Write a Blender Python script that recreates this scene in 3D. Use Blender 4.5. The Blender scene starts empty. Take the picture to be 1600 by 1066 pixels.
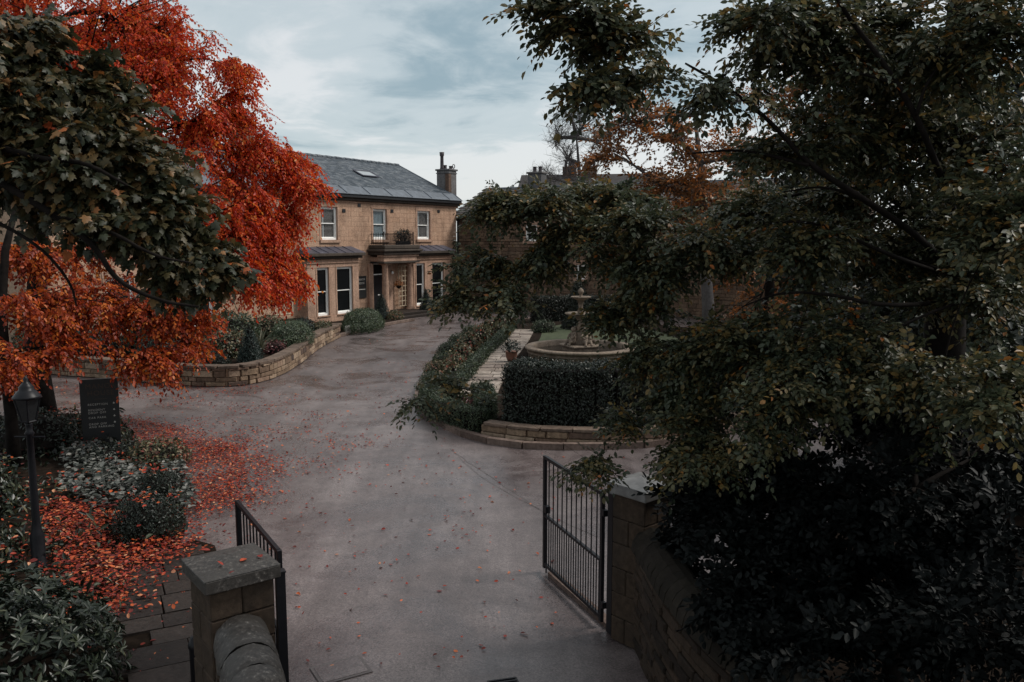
import bpy, math, random
import numpy as np
from mathutils import Matrix, Vector
R=math.radians
random.seed(7)
sc=bpy.context.scene
col=sc.collection
# ------------------------------------------------------------------ camera
cd=bpy.data.cameras.new('camera'); cam=bpy.data.objects.new('camera',cd); col.objects.link(cam)
cd.sensor_width=36; cd.lens=29.25; cd.clip_start=.05; cd.clip_end=3000
CAM=Vector((0,0,4.9))
cam.location=CAM; cam.rotation_euler=(R(90-7.147),0,0)
sc.camera=cam
# ------------------------------------------------------------------ world: overcast sky, broken cloud over a Nishita sky
W=bpy.data.worlds.new('World'); sc.world=W; W.use_nodes=True
nt=W.node_tree; nt.nodes.clear()
def nd(t,typ,**kw):
    n=t.nodes.new(typ)
    for k,v in kw.items():
        if k.startswith('i_'):
            key=k[2:]; key=int(key) if key.isdigit() else key.replace('_',' ')
            n.inputs[key].default_value=v
        else: setattr(n,k,v)
    return n
SUN_EL,SUN_ROT=R(46),R(78)
sky=nd(nt,'ShaderNodeTexSky',sky_type='NISHITA',sun_disc=False,sun_elevation=SUN_EL,sun_rotation=SUN_ROT)
tc=nd(nt,'ShaderNodeTexCoord'); sp=nd(nt,'ShaderNodeSeparateXYZ'); nt.links.new(tc.outputs['Generated'],sp.inputs[0])
zc=nd(nt,'ShaderNodeMath',operation='MAXIMUM',i_1=0.0); nt.links.new(sp.outputs['Z'],zc.inputs[0])
za=nd(nt,'ShaderNodeMath',operation='ADD',i_1=.16); nt.links.new(zc.outputs[0],za.inputs[0])
dx=nd(nt,'ShaderNodeMath',operation='DIVIDE'); nt.links.new(sp.outputs['X'],dx.inputs[0]); nt.links.new(za.outputs[0],dx.inputs[1])
dy=nd(nt,'ShaderNodeMath',operation='DIVIDE'); nt.links.new(sp.outputs['Y'],dy.inputs[0]); nt.links.new(za.outputs[0],dy.inputs[1])
cb=nd(nt,'ShaderNodeCombineXYZ'); nt.links.new(dx.outputs[0],cb.inputs[0]); nt.links.new(dy.outputs[0],cb.inputs[1])
mp=nd(nt,'ShaderNodeMapping'); mp.inputs['Scale'].default_value=(.85,.9,1); mp.inputs['Rotation'].default_value=(0,0,R(-14)); mp.inputs['Location'].default_value=(8.45,4.5,0)
nt.links.new(cb.outputs[0],mp.inputs[0])
n1=nd(nt,'ShaderNodeTexNoise',i_Scale=.95,i_Detail=8.0,i_Roughness=.56,i_Distortion=.5); nt.links.new(mp.outputs[0],n1.inputs['Vector'])
n2=nd(nt,'ShaderNodeTexNoise',i_Scale=3.2,i_Detail=6.0,i_Roughness=.6,i_Distortion=.8); nt.links.new(mp.outputs[0],n2.inputs['Vector'])
ad=nd(nt,'ShaderNodeMath',operation='MULTIPLY_ADD',i_1=.30); nt.links.new(n2.outputs[0],ad.inputs[0]); nt.links.new(n1.outputs[0],ad.inputs[2])
cr=nd(nt,'ShaderNodeValToRGB'); cr.color_ramp.interpolation='EASE'
e=cr.color_ramp.elements; e[0].position=.43; e[0].color=(1.6,2.15,2.4,1); e[1].position=.70; e[1].color=(4.1,4.2,4.22,1)
m_=e.new(.58); m_.color=(3.0,3.38,3.5,1)
nt.links.new(ad.outputs[0],cr.inputs[0])
mx=nd(nt,'ShaderNodeMix',data_type='RGBA'); mx.inputs[0].default_value=.9
nt.links.new(sky.outputs[0],mx.inputs[6]); nt.links.new(cr.outputs[0],mx.inputs[7])
bg=nd(nt,'ShaderNodeBackground',i_Strength=.095); nt.links.new(mx.outputs[2],bg.inputs[0])
wo=nd(nt,'ShaderNodeOutputWorld'); nt.links.new(bg.outputs[0],wo.inputs[0])
# ------------------------------------------------------------------ sun behind the cloud
sd=bpy.data.lights.new('sun','SUN'); sd.energy=1.5; sd.angle=R(16); sd.color=(1,.95,.88)
sun=bpy.data.objects.new('sun',sd); col.objects.link(sun)
sdir=Vector((math.sin(SUN_ROT)*math.cos(SUN_EL),math.cos(SUN_ROT)*math.cos(SUN_EL),math.sin(SUN_EL)))
sun.rotation_euler=(-sdir).to_track_quat('-Z','Y').to_euler()
vs=sc.view_settings; vs.view_transform='Standard'; vs.look='None'; vs.gamma=1; vs.exposure=0.97; vs.use_curve_mapping=False
sc.render.engine='CYCLES'
try:
    sc.cycles.use_denoising=True; sc.cycles.max_bounces=8; sc.cycles.transparent_max_bounces=8; sc.cycles.sample_clamp_indirect=4
except Exception: pass

# ------------------------------------------------------------------ helpers
def tag(o,label=None,cat=None,group=None,kind=None):
    for k,v in (('label',label),('category',cat),('group',group),('kind',kind)):
        if v: o[k]=v
    return o
def empty(name,loc=(0,0,0),rz=0,**kw):
    o=bpy.data.objects.new(name,None); col.objects.link(o); o.location=loc; o.rotation_euler=(0,0,rz); o.empty_display_size=.2
    return tag(o,**kw)
def link(name,me,parent=None,**kw):
    o=bpy.data.objects.new(name,me); col.objects.link(o)
    if parent: o.parent=parent
    return tag(o,**kw)
class MB:
    def __init__(s): s.v=[]; s.f=[]
    def add(s,vs,fs):
        b=len(s.v); s.v.extend(vs); s.f.extend([tuple(b+i for i in f) for f in fs]); return s
    def box(s,x0,x1,y0,y1,z0,z1):
        return s.add([(x0,y0,z0),(x1,y0,z0),(x1,y1,z0),(x0,y1,z0),(x0,y0,z1),(x1,y0,z1),(x1,y1,z1),(x0,y1,z1)],
            [(0,3,2,1),(4,5,6,7),(0,1,5,4),(1,2,6,5),(2,3,7,6),(3,0,4,7)])
    def obox(s,c,sx,sy,sz,rz=0):
        ca,sa=math.cos(rz),math.sin(rz); P=[]
        for z in (-.5,.5):
            for x,y in ((-.5,-.5),(.5,-.5),(.5,.5),(-.5,.5)):
                X,Y=x*sx,y*sy; P.append((c[0]+X*ca-Y*sa,c[1]+X*sa+Y*ca,c[2]+z*sz))
        return s.add(P,[(0,3,2,1),(4,5,6,7),(0,1,5,4),(1,2,6,5),(2,3,7,6),(3,0,4,7)])
    def tube(s,pts,rad,n=6):
        pts=[Vector(p) for p in pts]
        if not hasattr(rad,'__len__'): rad=[rad]*len(pts)
        rings=[]; up=Vector((.13,.21,.97))
        for i,p in enumerate(pts):
            d=(pts[min(i+1,len(pts)-1)]-pts[max(i-1,0)])
            if d.length<1e-6: d=Vector((0,0,1))
            d.normalize(); a=d.cross(up)
            if a.length<.1: a=d.cross(Vector((1,0,0)))
            a.normalize(); b=d.cross(a)
            rings.append([tuple(p+(a*math.cos(2*math.pi*k/n)+b*math.sin(2*math.pi*k/n))*rad[i]) for k in range(n)])
        V=[q for r in rings for q in r]; F=[]
        for i in range(len(pts)-1):
            for k in range(n): F.append((i*n+k,i*n+(k+1)%n,(i+1)*n+(k+1)%n,(i+1)*n+k))
        if n>3: F.append(tuple(range(n-1,-1,-1))); F.append(tuple((len(pts)-1)*n+k for k in range(n)))
        return s.add(V,F)
    def lathe(s,prof,n=16,c=(0,0,0),cap=True):
        V=[(c[0]+r*math.cos(2*math.pi*k/n),c[1]+r*math.sin(2*math.pi*k/n),c[2]+z) for r,z in prof for k in range(n)]
        F=[(i*n+k,i*n+(k+1)%n,(i+1)*n+(k+1)%n,(i+1)*n+k) for i in range(len(prof)-1) for k in range(n)]
        if cap: F.append(tuple(range(n-1,-1,-1))); F.append(tuple((len(prof)-1)*n+k for k in range(n)))
        return s.add(V,F)
    def sheet(s,poly,z): return s.add([(x,y,z) for x,y in poly],[tuple(range(len(poly)))])
    def slab(s,poly,z0,z1):
        a=sum(poly[i-1][0]*poly[i][1]-poly[i][0]*poly[i-1][1] for i in range(len(poly)))
        if a<0: poly=poly[::-1]
        n=len(poly)
        return s.add([(x,y,z0) for x,y in poly]+[(x,y,z1) for x,y in poly],[tuple(range(n-1,-1,-1)),tuple(range(n,2*n))]+[(i,(i+1)%n,n+(i+1)%n,n+i) for i in range(n)])
    def mesh(s,name,mat,smooth=False):
        me=bpy.data.meshes.new(name); me.from_pydata(s.v,[],s.f)
        if mat: me.materials.append(mat)
        if smooth: me.polygons.foreach_set('use_smooth',[True]*len(me.polygons))
        me.update(); return me
    def build(s,name,mat,parent=None,smooth=False,**kw): return link(name,s.mesh(name,mat,smooth),parent,**kw)
def bevel(o,w=.01,seg=1):
    m=o.modifiers.new('bevel','BEVEL'); m.width=w; m.segments=seg; m.limit_method='ANGLE'; return o

# ------------------------------------------------------------------ materials
def newmat(name):
    m=bpy.data.materials.new(name); m.use_nodes=True; t=m.node_tree; b=t.nodes['Principled BSDF']; return m,t,b
def ramp(t,stops,fac=None):
    c=t.nodes.new('ShaderNodeValToRGB'); el=c.color_ramp.elements
    el[0].position=stops[0][0]; el[0].color=(*stops[0][1],1); el[1].position=stops[-1][0]; el[1].color=(*stops[-1][1],1)
    for p,cc in stops[1:-1]: q=el.new(p); q.color=(*cc,1)
    if fac is not None: t.links.new(fac,c.inputs[0])
    return c
def noise(t,scale,detail=5,rough=.55,coord='Object',dist=0):
    tc=t.nodes.new('ShaderNodeTexCoord'); n=t.nodes.new('ShaderNodeTexNoise'); n.inputs['Scale'].default_value=scale; n.inputs['Detail'].default_value=detail; n.inputs['Roughness'].default_value=rough; n.inputs['Distortion'].default_value=dist
    if coord=='World':
        g=t.nodes.new('ShaderNodeNewGeometry'); t.links.new(g.outputs['Position'],n.inputs['Vector'])
    else: t.links.new(tc.outputs[coord],n.inputs['Vector'])
    return n
def mix(t,a,b,fac,mode='MIX'):
    m=t.nodes.new('ShaderNodeMix'); m.data_type='RGBA'; m.blend_type=mode
    for sock,v in ((6,a),(7,b),(0,fac)):
        if hasattr(v,'links'): t.links.new(v,m.inputs[sock])
        else: m.inputs[sock].default_value=v if sock==0 else (*v,1)
    return m.outputs[2]
def bump(t,b,h,strength=.4,dist=.02):
    n=t.nodes.new('ShaderNodeBump'); n.inputs['Strength'].default_value=strength; n.inputs['Distance'].default_value=dist
    t.links.new(h,n.inputs['Height']); t.links.new(n.outputs[0],b.inputs['Normal'])
def simple(name,c,rough=.6,metal=0,var=.25,scale=9,bmp=.15,world=True,spec=.5):
    m,t,b=newmat(name)
    n=noise(t,scale,6,.6,'World' if world else 'Object')
    c2=tuple(max(0,x*(1-var)) for x in c); c3=tuple(x*(1+var) for x in c)
    r=ramp(t,[(.3,c2),(.7,c3)],n.outputs[0]); t.links.new(r.outputs[0],b.inputs['Base Color'])
    b.inputs['Roughness'].default_value=rough; b.inputs['Metallic'].default_value=metal; b.inputs['Specular IOR Level'].default_value=spec
    if bmp: bump(t,b,n.outputs[0],bmp,.02)
    return m
def stonemat(name,stops,grime=.5,rough=.85,gscale=.8,dark=(.03,.024,.02)):
    """per-block tone (object random + island random), grain and damp stains in world space"""
    m,t,b=newmat(name)
    oi=t.nodes.new('ShaderNodeObjectInfo'); g=t.nodes.new('ShaderNodeNewGeometry')
    a=t.nodes.new('ShaderNodeMath'); a.operation='ADD'; t.links.new(oi.outputs['Random'],a.inputs[0]); t.links.new(g.outputs['Random Per Island'],a.inputs[1])
    fr=t.nodes.new('ShaderNodeMath'); fr.operation='FRACT'; t.links.new(a.outputs[0],fr.inputs[0])
    r=ramp(t,stops,fr.outputs[0])
    n=noise(t,14,6,.65,'World'); c=mix(t,r.outputs[0],(.5,.5,.5),.0)
    gr=ramp(t,[(.35,(.62,.62,.62)),(.68,(1.2,1.2,1.2))],n.outputs[0]); c=mix(t,r.outputs[0],gr.outputs[0],1,'MULTIPLY')
    gp=t.nodes.new('ShaderNodeNewGeometry'); mpp=t.nodes.new('ShaderNodeMapping'); mpp.inputs['Scale'].default_value=(5,5,.35); t.links.new(gp.outputs['Position'],mpp.inputs[0]); ns=noise(t,1,4,.6,'World'); t.links.new(mpp.outputs[0],ns.inputs['Vector']); c=mix(t,c,ramp(t,[(.34,(.80,.79,.78)),(.58,(1.03,1.03,1.03))],ns.outputs[0]).outputs[0],1,'MULTIPLY')
    s=noise(t,gscale,6,.62,'World',.4); sr=ramp(t,[(.46,(0,0,0)),(.72,(grime,)*3)],s.outputs[0])
    c=mix(t,c,dark,sr.outputs[0]); t.links.new(c,b.inputs['Base Color'])
    b.inputs['Roughness'].default_value=rough; b.inputs['Specular IOR Level'].default_value=.2; bump(t,b,n.outputs[0],.5,.02); return m
def leafmat(name,stops,trans=.3,rough=.45,spec=.35):
    m,t,b=newmat(name)
    at=t.nodes.new('ShaderNodeAttribute'); at.attribute_name='v'
    r=ramp(t,stops,at.outputs['Fac'])
    n=noise(t,30,3,.6,'World'); gr=ramp(t,[(.3,(.75,.75,.75)),(.7,(1.2,1.2,1.2))],n.outputs[0]); c=mix(t,r.outputs[0],gr.outputs[0],1,'MULTIPLY')
    t.links.new(c,b.inputs['Base Color']); b.inputs['Roughness'].default_value=rough; b.inputs['Specular IOR Level'].default_value=spec
    tr=t.nodes.new('ShaderNodeBsdfTranslucent'); t.links.new(c,tr.inputs[0])
    ms=t.nodes.new('ShaderNodeMixShader'); ms.inputs[0].default_value=trans
    t.links.new(b.outputs[0],ms.inputs[1]); t.links.new(tr.outputs[0],ms.inputs[2]); t.links.new(ms.outputs[0],t.nodes['Material Output'].inputs[0]); return m
M={}
# asphalt: worn, damp, mottled
m,t,b=newmat('asphalt')
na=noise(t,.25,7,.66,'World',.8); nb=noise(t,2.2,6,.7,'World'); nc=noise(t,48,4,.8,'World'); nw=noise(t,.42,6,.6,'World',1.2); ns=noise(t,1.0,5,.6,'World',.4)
gp=t.nodes.new('ShaderNodeNewGeometry'); mpp=t.nodes.new('ShaderNodeMapping'); mpp.inputs['Scale'].default_value=(1.5,.13,1); mpp.inputs['Rotation'].default_value=(0,0,R(-9)); t.links.new(gp.outputs['Position'],mpp.inputs[0]); t.links.new(mpp.outputs[0],ns.inputs['Vector'])
c=ramp(t,[(.34,(.092,.075,.074)),(.5,(.128,.107,.105)),(.66,(.165,.141,.138))],na.outputs[0]).outputs[0]
c=mix(t,c,ramp(t,[(.3,(.74,.73,.73)),(.7,(1.2,1.2,1.2))],nb.outputs[0]).outputs[0],1,'MULTIPLY')
c=mix(t,c,ramp(t,[(.36,(.42,.42,.43)),(.5,(.95,.94,.93)),(.64,(1.6,1.57,1.55))],nc.outputs[0]).outputs[0],1,'MULTIPLY')
c=mix(t,c,ramp(t,[(.36,(.78,.77,.77)),(.6,(1.1,1.1,1.1))],ns.outputs[0]).outputs[0],1,'MULTIPLY')
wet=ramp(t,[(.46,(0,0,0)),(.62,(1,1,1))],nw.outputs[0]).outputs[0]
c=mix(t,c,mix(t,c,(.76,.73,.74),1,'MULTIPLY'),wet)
t.links.new(c,b.inputs['Base Color'])
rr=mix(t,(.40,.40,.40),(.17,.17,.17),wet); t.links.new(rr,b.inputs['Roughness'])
b.inputs['Specular IOR Level'].default_value=.5
bump(t,b,nc.outputs[0],.45,.008); M['asphalt']=m
M['patch']=simple('asphalt_patch',(.095,.080,.077),.5,0,.4,50,.2)
M['soil']=simple('soil',(.016,.011,.008),1,0,.5,6,.6,True,.05)
M['grass_ground']=simple('rough_grass',(.02,.026,.012),1,0,.5,3,.5,True,.05)
M['lawn']=simple('lawn_turf',(.040,.052,.020),.95,0,.35,5,.5)
M['ash']=stonemat('sandstone_ashlar',[(0,(.445,.28,.19)),(.5,(.47,.30,.208)),(1,(.49,.322,.225))],.42)
M['trim']=stonemat('sandstone_dressed',[(0,(.44,.275,.195)),(1,(.49,.32,.235))],.45)
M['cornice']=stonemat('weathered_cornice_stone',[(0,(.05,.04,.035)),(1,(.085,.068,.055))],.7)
M['mortar']=simple('mortar',(.40,.275,.19),.95,0,.3,12,.2)
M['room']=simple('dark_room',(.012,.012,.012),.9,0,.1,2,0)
M['rubble']=stonemat('dark_gritstone_rubble',[(0,(.10,.065,.045)),(.4,(.17,.11,.075)),(.75,(.23,.155,.105)),(1,(.13,.09,.065))],.55)
M['gard']=stonemat('garden_wall_stone',[(0,(.13,.085,.06)),(.3,(.26,.18,.12)),(.6,(.38,.28,.20)),(.85,(.22,.14,.10)),(1,(.06,.045,.04))],.55,.85,1.4)
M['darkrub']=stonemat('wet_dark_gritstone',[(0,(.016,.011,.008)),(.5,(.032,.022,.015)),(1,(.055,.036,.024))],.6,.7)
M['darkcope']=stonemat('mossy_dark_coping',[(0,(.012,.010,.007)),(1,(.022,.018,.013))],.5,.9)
M['cope']=stonemat('coping_stone',[(0,(.12,.085,.065)),(1,(.18,.13,.10))],.6,.8,2)
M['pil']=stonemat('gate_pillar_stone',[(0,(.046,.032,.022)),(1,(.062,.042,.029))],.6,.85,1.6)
m,t,b=newmat('lichen_stone')
n=noise(t,26,6,.7,'World'); n2_=noise(t,4,5,.6,'World')
c=ramp(t,[(.40,(.018,.015,.013)),(.56,(.055,.047,.041)),(.66,(.17,.155,.14)),(.78,(.30,.28,.25))],n.outputs[0]).outputs[0]
c=mix(t,c,(.032,.027,.023),ramp(t,[(.42,(0,0,0)),(.6,(.85,.85,.85))],n2_.outputs[0]).outputs[0]); t.links.new(c,b.inputs['Base Color']); b.inputs['Roughness'].default_value=.6; bump(t,b,n.outputs[0],.5,.01); M['lichen']=m
M['wetcap']=simple('wet_cap_stone',(.16,.155,.15),.35,0,.45,5,.2)
M['flag']=stonemat('flagstone',[(0,(.022,.017,.015)),(1,(.045,.035,.03))],.5,.55,2)
M['pathslab']=stonemat('path_slab',[(0,(.26,.21,.175)),(.6,(.40,.34,.29)),(1,(.18,.14,.12))],.4,.75,2)
M['kerb']=stonemat('kerb_stone',[(0,(.13,.09,.075)),(1,(.20,.145,.12))],.5,.7,2)
M['slate']=stonemat('roof_slate',[(0,(.045,.06,.075)),(.5,(.085,.10,.12)),(1,(.15,.165,.18))],.3,.5,1.2,(.04,.05,.055))
M['slate2']=stonemat('stone_slate',[(0,(.06,.055,.055)),(1,(.12,.11,.105))],.4,.7,1.2)
M['lead']=simple('sheet_lead',(.085,.10,.12),.6,0,.35,2.5,.1)
M['leadd']=simple('dull_roof_lead',(.055,.055,.075),.45,0,.4,2,.1)
M['white']=simple('white_paint',(.84,.83,.80),.45,0,.06,5,0)
M['black']=simple('black_paint',(.012,.012,.014),.35,0,.3,20,.05)
M['iron']=simple('black_iron',(.007,.007,.009),.42,0,.3,15,.05,True,.22)
M['signb']=simple('sign_black',(.012,.013,.014),.45,0,.15,10,0)
M['letter']=simple('sign_lettering',(.42,.40,.37),.6,0,.05,5,0)
M['lettergold']=simple('dim_gold_lettering',(.055,.03,.02),.6,0,.05,5,0)
M['curtain']=simple('net_curtain',(.35,.40,.42),.9,0,.1,3,0)
M['blind']=simple('slatted_blind',(.40,.36,.34),.7,0,.1,3,0)
M['trellis']=simple('trellis_wood',(.62,.52,.38),.7,0,.15,6,.1)
M['brick']=stonemat('chimney_brick',[(0,(.10,.06,.045)),(1,(.17,.11,.08))],.6,.85,2)
M['chim']=stonemat('chimney_stone',[(0,(.12,.12,.125)),(1,(.19,.18,.18))],.6,.85,1.2)
M['pot']=simple('chimney_pot_clay',(.05,.04,.045),.7,0,.3,8,.1)
M['bark']=simple('bark',(.010,.008,.007),.95,0,.5,9,.6,True,.1)
M['barkg']=simple('grey_bark',(.075,.066,.064),.9,0,.4,9,.4)
M['fount']=stonemat('fountain_stone',[(0,(.20,.155,.12)),(1,(.28,.22,.17))],.6,.8,2.5)
M['terra']=simple('terracotta',(.16,.07,.045),.8,0,.2,8,.1)
m,t,b=newmat('glass_dark'); b.inputs['Base Color'].default_value=(.008,.009,.010,1); b.inputs['Roughness'].default_value=.06; b.inputs['Specular IOR Level'].default_value=.25; M['glass']=m
m,t,b=newmat('glass_clear')
tr=t.nodes.new('ShaderNodeBsdfTransparent'); tr.inputs[0].default_value=(.85,.87,.88,1); gl=t.nodes.new('ShaderNodeBsdfGlossy'); gl.inputs['Roughness'].default_value=.05
ms=t.nodes.new('ShaderNodeMixShader'); ms.inputs[0].default_value=.08; t.links.new(tr.outputs[0],ms.inputs[1]); t.links.new(gl.outputs[0],ms.inputs[2]); t.links.new(ms.outputs[0],t.nodes['Material Output'].inputs[0]); M['clear']=m
m,t,b=newmat('skylight_glass'); b.inputs['Base Color'].default_value=(.25,.27,.28,1); b.inputs['Roughness'].default_value=.08; b.inputs['Specular IOR Level'].default_value=1.0; M['skyglass']=m
m,t,b=newmat('pond_water'); b.inputs['Base Color'].default_value=(.012,.010,.008,1); b.inputs['Roughness'].default_value=.12; bump(t,b,noise(t,6,3,.5,'World').outputs[0],.1,.01); M['water']=m
# leaves
M['lred']=leafmat('copper_beech_leaf',[(0,(.15,.016,.014)),(.22,(.42,.032,.015)),(.55,(.64,.068,.015)),(.8,(.70,.155,.02)),(1,(.64,.29,.06))],.5)
M['lred_shaded']=leafmat('shaded_copper_beech_leaf',[(0,(.10,.014,.010)),(.35,(.26,.034,.013)),(.6,(.46,.075,.016)),(.85,(.62,.17,.022)),(1,(.62,.27,.05))],.45)  # copper beech leaves again, with the shade of the lower crown put into the colour
M['lsyc']=leafmat('sycamore_leaf',[(0,(.015,.022,.012)),(.4,(.030,.034,.016)),(.65,(.072,.056,.022)),(.83,(.16,.095,.036)),(.93,(.33,.12,.035)),(1,(.34,.05,.02))],.25,.5)
M['lbee']=leafmat('beech_leaf',[(0,(.026,.038,.025)),(.5,(.058,.068,.036)),(.74,(.115,.098,.042)),(.90,(.22,.14,.042)),(.96,(.30,.10,.022)),(1,(.42,.11,.02))],.3,.45)
M['lholl']=leafmat('evergreen_leaf',[(0,(.0025,.0034,.0036)),(1,(.006,.008,.0075))],.03,.55,.12)
M['lrhod']=leafmat('rhododendron_leaf',[(0,(.008,.013,.009)),(.55,(.022,.031,.019)),(.9,(.062,.072,.042)),(1,(.12,.10,.05))],.1,.38,.4)
M['lorg']=leafmat('autumn_maple_leaf',[(0,(.09,.045,.022)),(.4,(.18,.085,.032)),(.75,(.38,.13,.035)),(1,(.55,.19,.05))],.4)
M['lever']=leafmat('dark_conifer_leaf',[(0,(.010,.014,.010)),(1,(.022,.028,.017))],.1)
M['lbox']=leafmat('box_hedge_leaf',[(0,(.018,.030,.016)),(.7,(.040,.058,.030)),(1,(.075,.09,.045))],.15)
M['ldome']=leafmat('clipped_shrub_leaf',[(0,(.035,.055,.032)),(.7,(.065,.09,.05)),(1,(.11,.13,.07))],.15)
M['lhedge']=leafmat('yew_hedge_leaf',[(0,(.008,.013,.010)),(1,(.022,.030,.020))],.08)
M['lcone']=leafmat('conifer_cone_leaf',[(0,(.012,.024,.022)),(1,(.028,.045,.036))],.08)
M['lmixed']=leafmat('bed_plant_leaf',[(0,(.025,.035,.018)),(.45,(.06,.065,.03)),(.7,(.17,.145,.08)),(.85,(.22,.17,.11)),(.92,(.16,.04,.03)),(1,(.28,.07,.03))],.2)
M['lheath']=leafmat('heather_leaf',[(0,(.05,.015,.02)),(.6,(.11,.03,.035)),(.9,(.22,.07,.06)),(1,(.5,.4,.38))],.2)
M['lsilver']=leafmat('silver_groundcover_leaf',[(0,(.02,.028,.02)),(.3,(.065,.072,.062)),(.8,(.15,.155,.14)),(1,(.22,.21,.19))],.1)
M['lyucca']=leafmat('strap_leaf',[(0,(.07,.08,.05)),(1,(.22,.20,.14))],.2)
M['lfall']=leafmat('fallen_leaf',[(0,(.05,.012,.010)),(.3,(.17,.018,.013)),(.55,(.36,.04,.016)),(.8,(.54,.11,.028)),(1,(.60,.34,.19))],.15,.5)
M['orangef']=simple('orange_flowers',(.5,.11,.02),.7,0,.4,30,0)
# ------------------------------------------------------------------ foliage toolkit
T_BEECH=(np.array([(0,0,0),(.20,.18,.05),(.30,.45,.07),(.20,.75,.04),(0,1,-.06),(-.20,.75,.04),(-.30,.45,.07),(-.20,.18,.05)],float),[(0,1,2,3,4),(0,4,5,6,7)])
T_BEE2=(np.array([(0,0,0),(.27,.32,.06),(.23,.70,.04),(0,1,-.07),(-.23,.70,.04),(-.27,.32,.06)],float),[(0,1,2,3),(0,3,4,5)])
T_SMALL=(np.array([(0,0,0),(.28,.45,.06),(0,1,-.03),(-.28,.45,.06)],float),[(0,1,2),(0,2,3)])
_h=[(.30,-.12),(.58,.02),(.44,.14),(.76,.40),(.36,.48),(.34,.74),(.15,.84)]
_o=[(0,0)]+_h+[(0,1.05)]+[(-x,y) for x,y in _h[::-1]]
T_MAPLE=(np.array([(0,.34,.05)]+[(x*.8,y,-.10*abs(x)-.10*max(0,y-.5)+.015*((i%2)*2-1)) for i,(x,y) in enumerate(_o)],float),[(0,1+i,1+(i+1)%len(_o)) for i in range(len(_o))])
T_LONG=(np.array([(0,0,0),(.13,.3,.05),(.15,.65,.03),(0,1,-.10),(-.15,.65,.03),(-.13,.3,.05)],float),[(0,1,2,3),(0,3,4,5)])
def norm(a): return a/np.maximum(np.linalg.norm(a,axis=-1,keepdims=True),1e-9)
def frames(d,n):
    d=norm(d); x=norm(np.cross(d,n)); n=np.cross(x,d); return x,d,n
def leaves_mesh(name,tpl,pos,d,n,size,v,mat,curl=None):
    T,F=tpl; x,d,n=frames(d,n); k=len(T); m=len(pos)
    s=size[:,None,None]
    if curl is None: cz=np.ones(m)
    else: cz=curl
    V=pos[:,None,:]+s*(T[None,:,0:1]*x[:,None,:]+T[None,:,1:2]*d[:,None,:]+(T[None,:,2:3]*cz[:,None,None])*n[:,None,:])
    V=V.reshape(-1,3)
    fl=np.array([len(f) for f in F]); fi=np.concatenate([np.array(f) for f in F])
    loops=(np.arange(m)[:,None]*k+fi[None,:]).ravel(); tot=np.tile(fl,m); start=np.concatenate([[0],np.cumsum(tot)[:-1]])
    me=bpy.data.meshes.new(name); me.vertices.add(m*k); me.loops.add(len(loops)); me.polygons.add(len(tot))
    me.vertices.foreach_set('co',V.ravel().astype(np.float32)); me.loops.foreach_set('vertex_index',loops.astype(np.int32))
    me.polygons.foreach_set('loop_start',start.astype(np.int32)); me.polygons.foreach_set('loop_total',tot.astype(np.int32))
    me.update(calc_edges=True); a=me.attributes.new('v','FLOAT','POINT'); a.data.foreach_set('value',np.repeat(v,k).astype(np.float32))
    me.materials.append(mat); return me
def leaf_variants(name,tpl,mat,rng,n=10):
    out=[]
    for i in range(n):
        out.append(leaves_mesh(name,tpl,np.zeros((1,3)),np.array([[0,1,0.]]),np.array([[0,0,1.]]),np.ones(1),np.array([(i+.5)/n]),mat,np.array([rng.uniform(.3,2)])))
    return out
_f=1300/800.; _p=R(7.147)
FW=np.array([0,math.cos(_p),-math.sin(_p)]); UP=np.array([0,math.sin(_p),math.cos(_p)])
def split_near(pos,size,count):
    """the leaves that show largest from the photograph's standpoint become single parts"""
    w=pos-np.array(CAM); z=w@FW; x=w[:,0]/z*_f; y=(w@UP)/z*_f
    ok=(z>.5)&(abs(x)<.99)&(abs(y)<.66)
    sc_=np.where(ok,size/np.maximum(z,.1),0); idx=np.argsort(-sc_)[:count]; idx=idx[sc_[idx]>0]
    mask=np.ones(len(pos),bool); mask[idx]=False; return idx,mask
def leaf_parts(parent,variants,idx,pos,d,n,size,v,name='leaf'):
    x,d,n=frames(d,n)
    for i in idx:
        o=bpy.data.objects.new(name,variants[min(len(variants)-1,int(v[i]*len(variants)))]); col.objects.link(o); o.parent=parent
        Mx=Matrix(((x[i][0],d[i][0],n[i][0],0),(x[i][1],d[i][1],n[i][1],0),(x[i][2],d[i][2],n[i][2],0),(0,0,0,1)))
        o.matrix_local=Matrix.Translation(Vector(pos[i])-parent.location)@Mx@Matrix.Scale(float(size[i]),4)
def sprays(P,A,rng,K,L,size,droop=.2,flat=.75,sv=.25,leafdroop=.25):
    """P,A: spray base points and axes. Returns leaf arrays laid alternately along each spray."""
    N=len(P); A=norm(A); upv=np.array([0,0,1.])
    nrm=norm(upv*flat+rng.normal(0,.35,(N,3))); b=norm(np.cross(nrm,A)); nrm=norm(np.cross(A,b))
    t=(np.arange(K)+.6)/K; side=np.where(np.arange(K)%2==0,1.,-1.); side[-1]=0
    tt=t[None,:,None]+rng.normal(0,.03,(N,K,1))
    Ls=(L*rng.uniform(.7,1.25,N))[:,None,None]
    pos=P[:,None,:]+A[:,None,:]*tt*Ls-upv*(droop*tt**2)*Ls
    d=A[:,None,:]*.75+b[:,None,:]*side[None,:,None]*.95+rng.normal(0,.22,(N,K,3))-upv*leafdroop
    n=nrm[:,None,:]+rng.normal(0,.35,(N,K,3))
    sz=size*rng.uniform(.6,1.2,(N,K))
    v=np.clip(rng.uniform(0,1,N)[:,None]*(1-sv)+rng.uniform(0,1,(N,K))*sv,0,1)
    return pos.reshape(-1,3),d.reshape(-1,3),n.reshape(-1,3),sz.ravel(),v.ravel(),Ls.ravel()
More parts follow.
